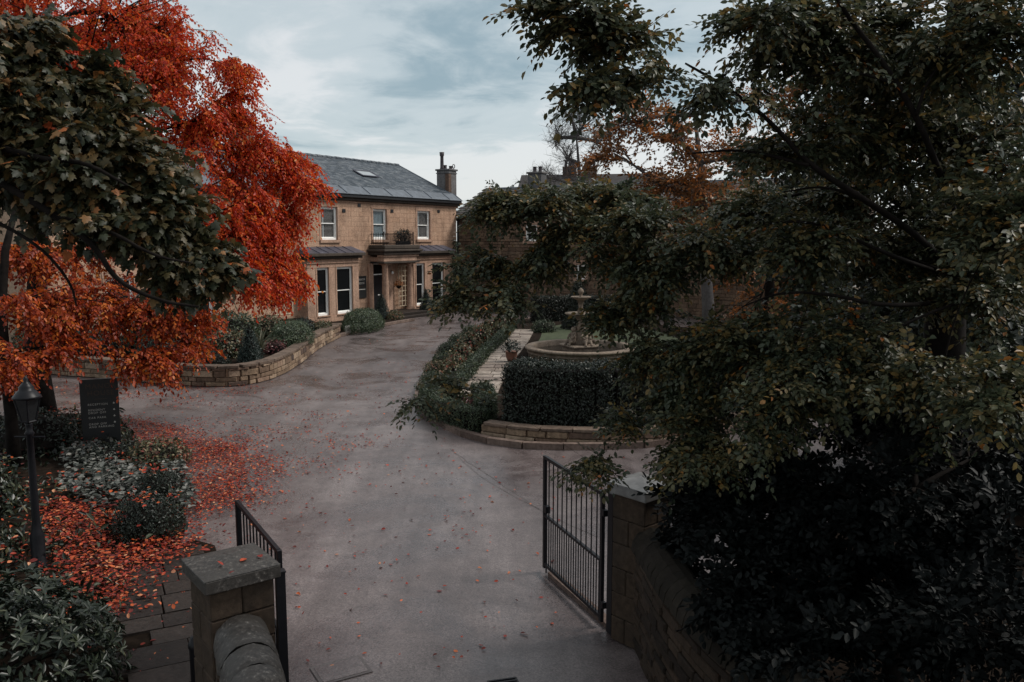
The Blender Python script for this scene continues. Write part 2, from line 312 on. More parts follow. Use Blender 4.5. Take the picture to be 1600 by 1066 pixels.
def curve(a,b,sag,rng,n=6,wob=.06):
    a=np.array(a,float); b=np.array(b,float); L=np.linalg.norm(b-a); c=(a+b)/2+np.array([0,0,sag*L])+rng.normal(0,wob*L,3)
    t=np.linspace(0,1,n)[:,None]; return (1-t)**2*a+2*t*(1-t)*c+t*t*b
def make_tree(name,label,cat,base,trunk,tr_r,lobes,tpl,lmat,bmat,K,L,size,nspray,seed,droop=.2,flat=.75,sv=.25,parts=0,hang=0.,group=None,limb_r=.06,ld=.25,trim=None,extra=(),axis_out=.5,bare=False,attach_lo=.25,limbs=()):
    rng=np.random.default_rng(seed)
    root=empty(name,base,label=label,cat=cat,group=group); B=np.array(base)
    mb=MB(); tk=np.array(trunk,float); mb.tube(tk-B,tr_r,10)
    for q,r0_,r1_ in limbs: q=smooth([tuple(k) for k in q],2); mb.tube(np.array(q)-B,list(np.linspace(r0_,r1_,len(q))),7)
    twig=MB(); allP=[];allA=[]
    cand=[(p,(0 if p[2]>=attach_lo*tk[-1,2] else 6),1.0) for p in tk]
    order=sorted(lobes,key=lambda q:np.linalg.norm(tk-np.array(q[:3]),axis=1).min())
    for (cx,cy,cz,rx,ry,rz,n) in order:
        c=np.array((cx,cy,cz)); rr=np.array((rx,ry,rz))
        sc2=[np.linalg.norm(p-c)+pen+(2.5 if p[2]>c[2]+.6 else 0) for p,pen,_ in cand]; bi=int(np.argmin(sc2)); a=cand[bi][0]; lw=cand[bi][2]; cand.append((c,.55*sc2[bi],lw*.72))
        lp=curve(a,c,.10,rng,8,.05); r0=limb_r*(.5+.5*min(1.5,max(rr)))*lw
        mb.tube(lp-B,list(np.linspace(r0,r0*.35,8)),6)
        tot=lp[-1]-a
        for k in range(n):
            q=rng.normal(0,1,3); q/=np.linalg.norm(q); q*=rng.uniform(0,1)**.5*rng.uniform(.7,1.35); e_=c+q*rr
            s_=lp[rng.integers(4,8)]
            sb=curve(s_,e_,.08-hang*.2,rng,6,.07); twig.tube(sb-B,list(np.linspace(r0*.32,r0*.10,6)),3)
            od=norm(e_-s_)
            m=nspray
            ti=rng.uniform(.3,1,m); i0=np.minimum((ti*5).astype(int),4); fr=(ti*5-i0)[:,None]
            pp=sb[i0]*(1-fr)+sb[np.minimum(i0+1,5)]*fr
            ax=od*axis_out+rng.normal(0,1,(m,3))*np.array([1,1,.35])*.7-np.array([0,0,hang])
            allP.append(pp); allA.append(norm(ax))
    for p,a in extra: allP.append(np.array([p],float)); allA.append(np.array([a],float))
    P=np.concatenate(allP);A=np.concatenate(allA)
    if bare:
        for p,a in zip(P,A):
            l=L*rng.uniform(.5,1.4); a=norm(a*.55+np.array([0,0,.45])+rng.normal(0,.2,3)); c=p-B+a*l*.45+rng.normal(0,.08*l,3); e2=c+norm(a+rng.normal(0,.35,3))*l*.55; twig.tube([p-B,c,e2],[limb_r*.10,limb_r*.07,limb_r*.035],3)
            for k in range(2): b2=norm(a+rng.normal(0,.6,3)); twig.tube([c,c+b2*l*.3+rng.normal(0,.03*l,3),c+norm(b2+rng.normal(0,.3,3))*l*.55],[limb_r*.06,limb_r*.045,limb_r*.025],3)
        mb.build('trunk',bmat,root); twig.build('twigs',bmat,root,kind='stuff'); return root
    pos,d,n,sz,v,Ls=sprays(P,A,rng,K,L,size,droop,flat,sv,ld)
    for p,a,l in (() if lmat.name in ('evergreen_leaf','dark_conifer_leaf') else zip(P,A,Ls)):
        e2=p+a*l*.8-np.array([0,0,droop*.64*l]); twig.tube([p-B,e2-B],[size*.05,size*.02],3)
    if trim is not None:
        k=trim(pos); pos,d,n,sz,v=pos[k],d[k],n[k],sz[k],v[k]
    mask=np.ones(len(pos),bool)
    if parts:
        idx,mask=split_near(pos,sz,parts); leaf_parts(root,leaf_variants('leaf',tpl,lmat,rng),idx,pos,d,n,sz,v)
    mb.build('trunk',bmat,root,True); twig.build('twigs',bmat,root,kind='stuff')
    link('crown',leaves_mesh('crown',tpl,pos[mask]-B,d[mask],n[mask],sz[mask],v[mask],lmat,rng.uniform(.2,2.2,mask.sum())),root,kind='stuff')
    return root
def surf_leaves(pts,nrm,rng,size,jit=.5,up=.2):
    m=len(pts); rv=rng.normal(0,1,(m,3)); d=norm(rv-nrm*np.sum(rv*nrm,1)[:,None]*.6+nrm*.35+np.array([0,0,up])); n=norm(nrm+rng.normal(0,jit,(m,3)))
    return pts+nrm*rng.normal(0,size*.6,(m,1)),d,n,size*rng.uniform(.6,1.25,m),rng.uniform(0,1,m)
def ell_pts(c,r,n,rng,zmin=-.3):
    q=rng.normal(0,1,(n*2,3)); q=norm(q); q=q[q[:,2]>zmin][:n]; lump=1+.05*np.sin(q[:,0:1]*9+c[0])*np.sin(q[:,1:2]*8)+.04*np.sin(q[:,2:3]*11)
    return np.array(c)+q*np.array(r)*lump, norm(q/np.array(r))
def cone_pts(c,r,h,n,rng):
    t=1-np.sqrt(rng.uniform(0,1,n)); a=rng.uniform(0,2*math.pi,n); rad=r*(1-t)**.8*(1+.05*np.sin(a*5))+.03
    t2=t*h; sl=r/h; p=np.stack([rad*np.cos(a),rad*np.sin(a),t2],1); nn=norm(np.stack([np.cos(a),np.sin(a),np.full(n,sl)],1)); return p+np.array(c),nn
def strip_pts(path,w,z0,z1,n,rng,rnd=.0):
    """points on the top and both sides of a hedge of width w swept along a path"""
    p=np.array(path,float); sg=np.linalg.norm(np.diff(p,axis=0),axis=1); L=sg.sum(); H=z1-z0; cs=np.concatenate([[0],np.cumsum(sg)])
    s=rng.uniform(0,L,n); i=np.clip(np.searchsorted(cs,s)-1,0,len(sg)-1); f=((s-cs[i])/sg[i])[:,None]; q=p[i]*(1-f)+p[i+1]*f
    t=norm(p[i+1]-p[i]); sd=np.stack([t[:,1],-t[:,0]],1)
    per=rng.uniform(0,2*H+w,n); x=np.where(per<H,-w/2,np.where(per<H+w,per-H-w/2,w/2)); z=np.where(per<H,z0+per,np.where(per<H+w,z1,z1-(per-H-w)))
    top=(per>=H)&(per<H+w); z=z+np.where(top,.03*np.sin(s*3.1)+.02*np.sin(x*7),0); x=x*(1+.06*np.sin(s*2.3+z*4))
    pos=np.concatenate([q+sd*x[:,None],z[:,None]],1); nn=np.zeros((n,3)); nn[:,2]=np.where(top,1,.15); k=np.where(top,0,np.sign(x)); nn[:,:2]=sd*k[:,None]; 
    # ends
    e=rng.uniform(0,1,max(4,int(n*(w*H*2)/(L*(2*H+w)))));ee=[]
    for pt,tt in ((p[0],-norm(p[1]-p[0])),(p[-1],norm(p[-1]-p[-2]))):
        m=len(e)//2; xs=rng.uniform(-w/2,w/2,m); zs=rng.uniform(z0,z1,m); sdd=np.array([tt[1],-tt[0]])
        ee.append((np.concatenate([pt+sdd*xs[:,None],zs[:,None]],1),np.tile(np.array([tt[0],tt[1],.1]),(m,1))))
    return np.concatenate([pos]+[a for a,_ in ee]),norm(np.concatenate([nn]+[b_ for _,b_ in ee]))
def shrub(name,label,cat,loc,pts,nrm,size,mat,seed,core=None,tpl=T_SMALL,group=None,jit=.5,parts=0):
    rng=np.random.default_rng(seed); root=empty(name,loc,label=label,cat=cat,group=group); B=np.array(loc)
    a=surf_leaves(pts,nrm,rng,size,jit); mask=np.ones(len(a[0]),bool)
    if parts:
        idx,mask=split_near(a[0],a[3],parts); leaf_parts(root,leaf_variants('leaf',tpl,mat,rng),idx,*a)
    link('foliage',leaves_mesh('foliage',tpl,a[0][mask]-B,a[1][mask],a[2][mask],a[3][mask],a[4][mask],mat,rng.uniform(.3,2,mask.sum())),root,kind='stuff')
    if core is not None: core.build('inner_branches',M['bark'],root)
    return root
def dome(name,label,loc,r,seed,mat,size=.06,dens=900,group=None,cat='shrub',zmin=-.25):
    rng=np.random.default_rng(seed); c=(loc[0],loc[1],loc[2]+r[2]*.25); area=r[0]*r[1]*6
    p,n=ell_pts(c,r,int(area*dens),rng,zmin); q,n2=ell_pts(c,tuple(k*.9 for k in r),int(area*dens*.4),rng,zmin)
    core=MB(); core.lathe([(k*.8*1,(z)*.8*r[2]+r[2]*.25) for k,z in ((r[0]*.8,-.3),(r[0],0),(r[0]*.85,.5),(r[0]*.45,.88),(.02,1))],10)
    return shrub(name,label,cat,loc,np.concatenate([p,q]),np.concatenate([n,n2]),size,mat,seed,core,group=group)
def cone(name,label,loc,r,h,seed,size=.05,mat=None,group='clipped conifer cones'):
    rng=np.random.default_rng(seed); p,n=cone_pts(loc,r,h,int(r*h*5200),rng); q,n2=cone_pts(loc,r*.85,h*.93,int(r*h*2000),rng)
    core=MB(); core.lathe([(r*.75,.02),(r*.55,h*.35),(r*.3,h*.7),(.02,h*.95)],9)
    return shrub(name,label,'topiary',loc,np.concatenate([p,q]),np.concatenate([n,n2]),size,mat or M['lcone'],seed,core,group=group)
def hedge(name,label,path,w,z0,z1,seed,mat,size=.055,dens=900,cat='hedge',group=None):
    rng=np.random.default_rng(seed); P=np.array(path,float); L=np.linalg.norm(np.diff(P,axis=0),axis=1).sum(); n=int(L*(2*(z1-z0)+w)*dens)
    p,nn=strip_pts(path,w,z0,z1,n,rng); q,n2=strip_pts(path,w*.88,z0,z1-.05,int(n*.5),rng)
    core=MB()
    for a,b in zip(P[:-1],P[1:]):
        d=b-a; l=np.linalg.norm(d); core.obox(((a[0]+b[0])/2-0,(a[1]+b[1])/2,(z0+z1)/2-.04),l,w*.72,(z1-z0)*.9,math.atan2(d[1],d[0]))
    c=P.mean(0); loc=(c[0],c[1],z0); core.v=[(x-loc[0],y-loc[1],z-loc[2]) for x,y,z in core.v]
    return shrub(name,label,cat,loc,np.concatenate([p,q]),np.concatenate([nn,n2]),size,mat,seed,core,group=group)
# unit stones, shared by every single block
def stone_mesh(name,mat,seed,jit=.03,dish=1.0):
    rng=random.Random(seed); mb=MB(); k=.5
    V=[];F=[]
    import itertools
    bmv=[(sx*k,sy*k,sz*k) for sz in (-1,1) for sx,sy in ((-1,-1),(1,-1),(1,1),(-1,1))]
    # front face (-y) dished in from its arris so each block reads as a separate pillow
    o=[(x+rng.uniform(-jit,jit)*.3,y,z+rng.uniform(-jit,jit)*.3) for x,y,z in bmv]
    mb.add(o,[(0,3,2,1),(4,5,6,7),(1,2,6,5),(2,3,7,6),(3,0,4,7)])
    b0=len(mb.v); q=.06
    mb.v+= [(-k+q*.5,-k-dish*rng.uniform(.02,.07),-k+q*1.4),(k-q*.5,-k-dish*rng.uniform(.02,.07),-k+q*1.4),(k-q*.5,-k-dish*rng.uniform(.02,.07),k-q*1.4),(-k+q*.5,-k-dish*rng.uniform(.02,.07),k-q*1.4)]
    mb.f+= [(b0,b0+1,b0+2,b0+3),(0,1,b0+1,b0),(1,5,b0+2,b0+1),(5,4,b0+3,b0+2),(4,0,b0,b0+3)]
    return mb.mesh(name,mat)
SM={k:[stone_mesh('stone',M[k],i,.03,.12 if k=='ash' else 1.0) for i in range(4)] for k in ('ash','rubble','gard','pil','cope','flag','pathslab','kerb','darkrub')}
def stone(parent,kind,loc,size,rz=0,name='stone'):
    o=bpy.data.objects.new(name,random.choice(SM[kind])); col.objects.link(o); o.parent=parent; o.location=loc; o.rotation_euler=(0,0,rz); o.scale=size; return o
def path_at(pts,s):
    i=0
    for i in range(len(pts)-1):
        l=math.dist(pts[i],pts[i+1])
        if s<=l or i==len(pts)-2: break
        s-=l
    t=s/l; a,b=pts[i],pts[i+1]; return (a[0]+(b[0]-a[0])*t,a[1]+(b[1]-a[1])*t),math.atan2(b[1]-a[1],b[0]-a[0])
def smooth(pts,it=2):
    for _ in range(it):
        q=[pts[0]]
        for a,b in zip(pts[:-1],pts[1:]): q+= [tuple(.75*x+.25*y for x,y in zip(a,b)),tuple(.25*x+.75*y for x,y in zip(a,b))]
        pts=q+[pts[-1]]
    return pts
def plen(p): return sum(math.dist(a,b) for a,b in zip(p[:-1],p[1:]))
def inpoly(p,poly):
    x,y=p[:,0],p[:,1]; c=np.zeros(len(p),bool); n=len(poly)
    for i in range(n):
        x1,y1=poly[i-1]; x2,y2=poly[i]
        if y1==y2: continue
        c^=((y1>y)!=(y2>y))&(x<(x2-x1)*(y-y1)/(y2-y1)+x1)
    return c
def polypts(poly,n,rng):
    a=np.array(poly); lo,hi=a.min(0),a.max(0); out=[]; c=0
    while c<n:
        p=rng.uniform(lo,hi,(n*2,2)); p=p[inpoly(p,poly)]; out.append(p); c+=len(p)
    return np.concatenate(out)[:n]
# ------------------------------------------------------------------ setting
MB().sheet([(-600,-200),(600,-200),(600,900),(-600,900)],-.03).build('ground',M['grass_ground'],kind='structure')
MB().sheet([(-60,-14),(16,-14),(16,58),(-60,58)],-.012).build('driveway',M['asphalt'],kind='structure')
sm=MB()
for P_,w in (([(-1.45,19.0),(-.9,17.6),(-.3,16.4),(.2,15.2),(.75,14.1),(1.4,13.2)],.018),([(-1.2,18.2),(-.75,16.9),(-.1,15.6),(.5,14.6)],.013)):
    P_=smooth(P_,2); rq=random.Random(w)
    L_=[];R_=[]
    for i,p in enumerate(P_):
        a,b=P_[max(0,i-1)],P_[min(len(P_)-1,i+1)]; l=math.dist(a,b); nx_,ny_=-(b[1]-a[1])/l,(b[0]-a[0])/l; j=rq.uniform(-.02,.02); h=w*rq.uniform(.3,.6); L_.append((p[0]+nx_*(j+h),p[1]+ny_*(j+h),-.007)); R_.append((p[0]+nx_*(j-h),p[1]+ny_*(j-h),-.007))
    for i in range(len(P_)-1): sm.add([L_[i],R_[i],R_[i+1],L_[i+1]],[(0,1,2,3)])
sm.build('tarmac_seam',M['patch'],kind='structure')
bed=MB(); BG=[(-18.19,22.09),(-13.86,22.09),(-12.08,22.66),(-10.85,22.49),(-8.75,18.99),(-6.54,15.56),(-5.25,13.15),(-5.45,11.59),(-4.82,9.66),(-4.28,8.01),(-7.24,8.01)]
bed.slab(smooth(BG,1),-.05,.06); bed.build('flower_bed_soil',M['soil'],kind='structure')
rng0=np.random.default_rng(3)
MB().slab([(1.75,9.3),(1.62,8.2),(1.95,6.6),(3,4.5),(14,3),(20,12),(20,34),(12,34),(8.5,20),(7.5,15),(2.6,10.2)],-.1,.5).build('bank',M['soil'],kind='structure')
# --- manor house -------------------------------------------------------------
HP=(-8.03,51.99,0); HR=math.atan2(.857,.515)
U2=Vector((math.cos(HR),math.sin(HR),0)); N2=Vector((math.sin(HR),-math.cos(HR),0))
def hw(s,y,z=0): return tuple(Vector(HP)+U2*s-N2*y+Vector((0,0,z)))
house=empty('manor_house',HP,HR,label='large two-storey sandstone house with slate roof and pillared porch at the end of the drive',cat='house')
WALLS0,WALLS1=-22.0,8.0
core=MB(); core.box(WALLS0,WALLS1-.02,.28,10,0,7.1); core.v+= [(WALLS1-.02,.3,7.1),(WALLS1-.02,9.9,7.1),(WALLS1-.02,5,10.0),(WALLS0,.3,7.1),(WALLS0,9.9,7.1),(WALLS0,5,10.0)]; k=len(core.v); core.f+=[(k-6,k-5,k-4),(k-2,k-3,k-1)]
core.build('wall',M['mortar'],house)
W1=[(-5.33,-4.0),(-.85,.43),(3.55,4.94)]+[(c-.66,c+.66) for c in (-9.3,-13.6,-17.9)]
wins=[(a,b,4.72,6.58) for a,b in W1]+[(c-.66,c+.66,.6,3.1) for c in (-13.6,-17.9)]
door=(-.95,.2,.3,3.05)
LB=(-7.17,-2.95); RB=(2.3,6.35)
openings=[(a-.02,b+.02,c-.06,d+.05) for a,b,c,d in wins]+[(door[0],door[1],0,3.3),(LB[0]+.1,LB[1]-.1,0,3.7),(RB[0]+.1,RB[1]-.1,0,3.7)]
def courses(x0,x1,z0,z1,hs,lens,holes,rng):
    """coursed blocks cut round the openings"""
    out=[]; z=z0
    while z<z1-.05:
        h=min(rng.choice(hs),z1-z)
        if z1-z-h<.06: h=z1-z
        cuts=sorted({z,z+h}|{q for a,b,c,d in holes for q in (c,d) if z+.02<q<z+h-.02})
        for za,zb in zip(cuts[:-1],cuts[1:]):
            zm=(za+zb)/2; segs=[(x0,x1)]
            for a,b,c,d in holes:
                if c<zm<d: segs=[q for s0,s1 in segs for q in ((s0,min(s1,a)),(max(s0,b),s1)) if q[1]-q[0]>.03]
            for s0,s1 in segs:
                x=s0
                while x<s1-.01:
                    l=rng.uniform(*lens)
                    if s1-x-l<lens[0]*.5: l=s1-x
                    out.append((x,x+l,za,zb)); x+=l
        z+=h
    return out
def lay(parent,kind,blocks,y,depth,nparts,key,joint=.012):
    blocks=sorted(blocks,key=key); mb=MB()
    for i,(a,b,c,d) in enumerate(blocks):
        dy=random.uniform(-.006,.006)
        if i<nparts: stone(parent,kind,((a+b)/2,y+depth/2+dy,(c+d)/2),(b-a-joint,depth,d-c-joint))
        else: mb.box(a+joint/2,b-joint/2,y+dy,y+depth+dy,c+joint/2,d-joint/2)
    mb.build('stone_courses',M[kind],parent,kind='stuff')
blk=courses(WALLS0,WALLS1,0,6.86,[.29],(.45,.85),openings,random.Random(5))
# blocks seen clear of trees first
lay(house,'ash',blk,0,.27,300,lambda q:(0 if -6.5<q[0]<8 else 1, -q[2]+abs(q[0]-1)*.05),.006)
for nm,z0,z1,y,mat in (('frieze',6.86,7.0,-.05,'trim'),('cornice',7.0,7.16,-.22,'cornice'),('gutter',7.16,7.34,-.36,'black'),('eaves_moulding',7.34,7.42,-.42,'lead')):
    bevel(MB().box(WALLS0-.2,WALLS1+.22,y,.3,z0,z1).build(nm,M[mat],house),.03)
# dentil-less bed mould and lead skirt in bays
x=WALLS0
while x<WALLS1:
    x2=min(x+2.05,WALLS1+.1); mb=MB(); mb.add([(x+.012,-.38,7.42),(x2-.012,-.38,7.42),(x2-.012,.30,7.88),(x+.012,.30,7.88),(x+.012,-.2,7.40),(x2-.012,-.2,7.40),(x2-.012,.5,7.84),(x+.012,.5,7.84)],[(0,1,2,3),(4,7,6,5),(0,4,5,1),(1,5,6,2),(2,6,7,3),(3,7,4,0)])
    mb.build('lead_panel',M['lead'],house); bevel(MB().tube([(x2,-.40,7.43),(x2,.30,7.90)],.025,6).build('lead_roll',M['lead'],house),.004); x=x2
rf=MB(); rf.add([(WALLS0,.3,7.80),(WALLS1-.1,.3,7.80),(WALLS1-.1,5,10.0),(WALLS0,5,10.0),(WALLS0,9.9,7.8),(WALLS1-.1,9.9,7.8)],[(0,1,2,3),(3,2,5,4)]); roof=rf.build('roof',M['slate'],house)
sl=MB(); rr_=random.Random(4); sx,sz=(4.7),(2.2); SL=math.hypot(sx,sz); nrow=25; ang=math.atan2(sz,sx)
SK=(.75,2.35,2.15,2.95)   # skylight hole s0,s1,y0,y1
for r_ in range(nrow):
    t0=r_/nrow; x=WALLS0-(r_%2)*.16
    while x<WALLS1-.06:
        w=rr_.uniform(.27,.36); x2=min(x+w,WALLS1-.06); y0=.3+sx*t0; z0=7.80+sz*t0; y1=y0+sx/nrow*1.25; z1=z0+sz/nrow*1.25
        if not (x2>SK[0] and x<SK[1] and y1>SK[2]-.05 and y0<SK[3]): 
            l=.036+rr_.uniform(-.005,.006); xx=x2-.008
            sl.add([(x,y0,z0+l),(xx,y0,z0+l),(xx,y1,z1+.012),(x,y1,z1+.012),(x,y0,z0),(xx,y0,z0)],[(0,1,2,3),(4,5,1,0),(1,5,2),(0,3,4)])
        x=x2
sl.build('slates',M['slate'],roof,kind='stuff')
rt=MB(); rt.tube([(0,0,0),(.43,0,0)],.13,8); rtm=rt.mesh('ridge_tile',M['slate'],True)
for i in range(68): o=link('ridge_tile',rtm,roof); o.location=(WALLS0+i*.44,5,10.0+(i%2)*.015)
def onroof(s,y,h=0): return (s,y,7.80+(y-.3)*sz/sx+h)
mb=MB(); a=[onroof(SK[0],SK[2],.10),onroof(SK[1],SK[2],.10),onroof(SK[1],SK[3],.10),onroof(SK[0],SK[3],.10)]
for p,q in zip(a,a[1:]+a[:1]): mb.tube([p,q],.05,4)
sk=mb.build('skylight',M['leadd'],roof); MB().add(a,[(0,1,2,3)]).build('pane',M['skyglass'],sk)
bevel(MB().tube([onroof(WALLS1-.06,.3,.03),onroof(WALLS1-.06,5,.03)],.05,5).build('verge',M['lead'],roof),.004)
def sash(parent,s0,s1,z0,z1,y,kind='dark',surround=True,nm='window'):
    f=MB(); w=.075
    f.box(s0,s0+w,y,y+.09,z0,z1); f.box(s1-w,s1,y,y+.09,z0,z1); f.box(s0+w,s1-w,y,y+.09,z1-w,z1); f.box(s0+w,s1-w,y-.02,y+.10,z0,z0+.12)
    win=bevel(f.build(nm,M['white'],parent),.006)
    zm=(z0+z1)/2; i0,i1=s0+w,s1-w; b=.05
    for lo,hi,yy in ((z0+.12,zm+.02,y+.075),(zm-.02,z1-w,y+.035)):
        q=MB(); q.box(i0,i0+b,yy,yy+.035,lo,hi); q.box(i1-b,i1,yy,yy+.035,lo,hi); q.box(i0+b,i1-b,yy,yy+.035,lo,lo+b); q.box(i0+b,i1-b,yy,yy+.035,hi-b,hi); bevel(q.build('sash',M['white'],win),.004)
        MB().box(i0+b,i1-b,yy+.012,yy+.02,lo+b,hi-b).build('pane',M['glass' if kind=='dark' else 'clear'],win)
    if kind!='dark':
        MB().box(i0,i1,y+.155,y+.158,z0,z1-w).build('room_shade',M['room'],win)
    if kind=='blind':
        n=int((z1-z0-.2)/.07); bm=MB()
        for k in range(n):
            zc=z0+.14+k*.07; bm.box(i0+.02,i1-.02,y+.118,y+.145,zc,zc+.036)
        bm.build('blind',M['blind'],win,kind='stuff'); q=MB(); q.box(i0+.25,i0+.32,y+.11,y+.117,z0+.1,z1-w); q.build('blind_stile',M['white'],win)
    if kind=='curtain':
        cm=MB(); pts=[]; n=26
        for k in range(n+1): pts.append((i0+(i1-i0)*k/n,y+.125+.012*math.sin(k*2.1)))
        for p,q in zip(pts[:-1],pts[1:]): cm.add([(p[0],p[1],z0+.1),(q[0],q[1],z0+.1),(q[0],q[1],z1-w),(p[0],p[1],z1-w)],[(0,1,2,3)])
        cm.build('curtain',M['curtain'],win)
    if surround:
        for nm_,bx in (('lintel',(s0-.2,s1+.2,-.03,.12,z1+.005,z1+.27)),('sill',(s0-.16,s1+.16,-.10,.13,z0-.17,z0-.005)),('jamb',(s0-.17,s0-.004,-.025,.12,z0,z1)),('jamb',(s1+.004,s1+.17,-.025,.12,z0,z1))):
            bevel(MB().box(*bx).build(nm_,M['trim'],win),.01)
    return win
for i,(a,b,c,d) in enumerate(wins): sash(house,a,b,c,d,.10,'blind' if i in (0,2) else 'curtain' if i==1 else 'dark')
for i,(s,z) in enumerate([(-3.45,6.40),(-2.1,6.76),(.95,6.5),(5.9,6.6)]):
    v=MB().box(s-.13,s+.13,-.03,.0,z-.1,z+.1); v.build('vent',M['black'],house)
# bays
def bay(s0,s1,wl,y=-.6,zs=.45,zt=3.18):
    mb=MB(); xs=[s0]+[q for a,b in wl for q in (a,b)]+[s1]
    for a,b in zip(xs[::2],xs[1::2]): mb.box(a,b,y,-.005,zs,zt)
    mb.box(s0,s1,y-.03,-.004,0,zs-.003)
    mb.box(s0,s1,y-.012,-.004,zt+.003,3.66)
    bb=bevel(mb.build('bay',M['trim'],house),.012)
    for a,b in wl:
        sash(house,a+.004,b-.004,zs+.03,zt-.005,y+.11,'dark',False); MB().box(a,b,y-.09,y+.105,zs-.02+.001,zs+.028).build('sill',M['trim'],bb)
        MB().box(a-.01,b+.01,y+.35,y+.36,zs,zt).build('room_shade',M['room'],bb)
        for xx in (a,b): MB().box(xx-.05,xx+.05,y-.025,y-.001,zs,zt).build('pilaster_strip',M['trim'],bb)
    bevel(MB().box(s0-.05,s1+.05,y-.08,-.003,3.40,3.47).build('string_moulding',M['trim'],bb),.015)
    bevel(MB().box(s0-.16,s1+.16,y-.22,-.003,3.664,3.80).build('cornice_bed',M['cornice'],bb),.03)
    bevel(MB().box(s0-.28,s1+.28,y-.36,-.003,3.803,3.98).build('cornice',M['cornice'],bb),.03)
    q=MB(); q.add([(s0-.28,y-.34,3.985),(s1+.28,y-.34,3.985),(s1+.1,-.003,4.33),(s0-.1,-.003,4.33),(s0-.28,-.003,3.985),(s1+.28,-.003,3.985)],[(0,1,2,3),(0,3,4),(1,5,2),(0,4,5,1)]); q.build('lead_roof',M['leadd'],bb)
    n=int((s1-s0)/.7)
    for k in range(1,n): xx=s0+(s1-s0)*k/n; MB().tube([(xx,y-.34,4.0),(xx,-.01,4.345)],.022,5).build('lead_roll',M['leadd'],bb)
    return bb
bay(LB[0],LB[1],[(-6.45,-5.42),(-4.88,-3.45)])
bay(RB[0],RB[1],[(2.52,3.52),(4.23,5.66)],zs=.40)
# porch
PY=-1.1
po=MB(); po.box(-1.22,2.05,PY+.02,-.605,3.40,3.66); po.box(-1.22,-1.0,-.6,-.002,3.40,3.66)
porch=bevel(po.build('porch',M['trim'],house),.015)
bevel(MB().box(-1.30,2.14,PY-.06,-.62,3.664,3.80).build('architrave',M['trim'],porch),.015)
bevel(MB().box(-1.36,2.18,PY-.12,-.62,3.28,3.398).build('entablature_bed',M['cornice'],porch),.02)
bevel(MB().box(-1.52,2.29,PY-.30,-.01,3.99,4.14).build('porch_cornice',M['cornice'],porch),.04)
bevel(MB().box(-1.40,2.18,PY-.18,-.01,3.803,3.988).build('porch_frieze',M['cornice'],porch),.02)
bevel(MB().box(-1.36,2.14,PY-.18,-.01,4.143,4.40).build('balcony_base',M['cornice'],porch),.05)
for cx in (-.8,1.62):
    q=MB(); q.lathe([(.27,.30),(.27,.36),(.24,.40),(.215,.45),(.212,1.2),(.20,2.2),(.175,3.08),(.19,3.10),(.19,3.13),(.235,3.19),(.235,3.21)],18,(cx,PY+.28,0)); c_=q.build('column',M['trim'],house,True)
    MB().box(cx-.27,cx+.27,PY+.01,PY+.55,3.212,3.278).build('capital_slab',M['trim'],c_)
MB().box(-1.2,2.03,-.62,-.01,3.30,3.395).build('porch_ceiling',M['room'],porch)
bevel(MB().box(-1.5,-1.1,-.16,-.002,.3,3.278).build('door_pilaster',M['trim'],house),.015); bevel(MB().box(.35,.75,-.16,-.002,.3,3.278).build('door_pilaster',M['trim'],house),.015)
for i,(y0,z1) in enumerate(((-2.5,.15),(-2.1,.30))):
    bevel(MB().box(-1.55+i*.25,2.25-i*.1,y0,-.02,z1-.149,z1).build('step',M['flag'],house),.015)
d_=MB().box(door[0]+.1,door[1]-.1,.10,.16,.31,2.55).build('door',M['black'],house)
for za,zb in ((.5,1.25),(1.4,2.4)):
    for xa,xb in ((-.75,-.43),(-.32,.0)): bevel(MB().box(xa,xb,.085,.10,za,zb).build('door_panel',M['black'],d_),.012)
MB().box(-.45,-.25,.07,.085,1.28,1.34).build('letterbox',M['white'],d_)
MB().box(door[0]+.1,door[1]-.1,.12,.14,2.62,3.2).build('fanlight',M['glass'],d_)
fr=MB(); fr.box(door[0],door[0]+.095,.06,.2,.3,3.25); fr.box(door[1]-.095,door[1],.06,.2,.3,3.25); fr.box(door[0]+.1,door[1]-.1,.06,.2,2.55,2.615); fr.box(door[0]+.1,door[1]-.1,.06,.2,3.2,3.26); fr.build('door_frame',M['white'],house)
# balcony railing
rl=MB(); X0,X1,Y0=-1.22,1.55,PY-.02
for z in (4.48,5.05): rl.box(X0,X1,Y0-.015,Y0+.015,z-.015,z+.015); rl.box(X0-.015,X0+.015,Y0+.02,-.02,z-.015,z+.015); rl.box(X1-.015,X1+.015,Y0+.02,-.02,z-.015,z+.015)
bal=rl.build('balcony_railing',M['iron'],house)
bm_=MB().box(-.011,.011,-.011,.011,4.42,5.12).mesh('baluster',M['iron'])
for k in range(27): o=link('baluster',bm_,bal); o.location=(X0+k*(X1-X0)/26,Y0-.03,0)
for k in range(1,8):
    for xx in (X0,X1): o=link('baluster',bm_,bal); o.location=(xx+.03,Y0+k*.14,0)
for xx in (X0-.04,X1+.04): MB().box(xx-.025,xx+.025,Y0-.06,Y0-.01,4.40,5.2).build('railing_post',M['iron'],bal)
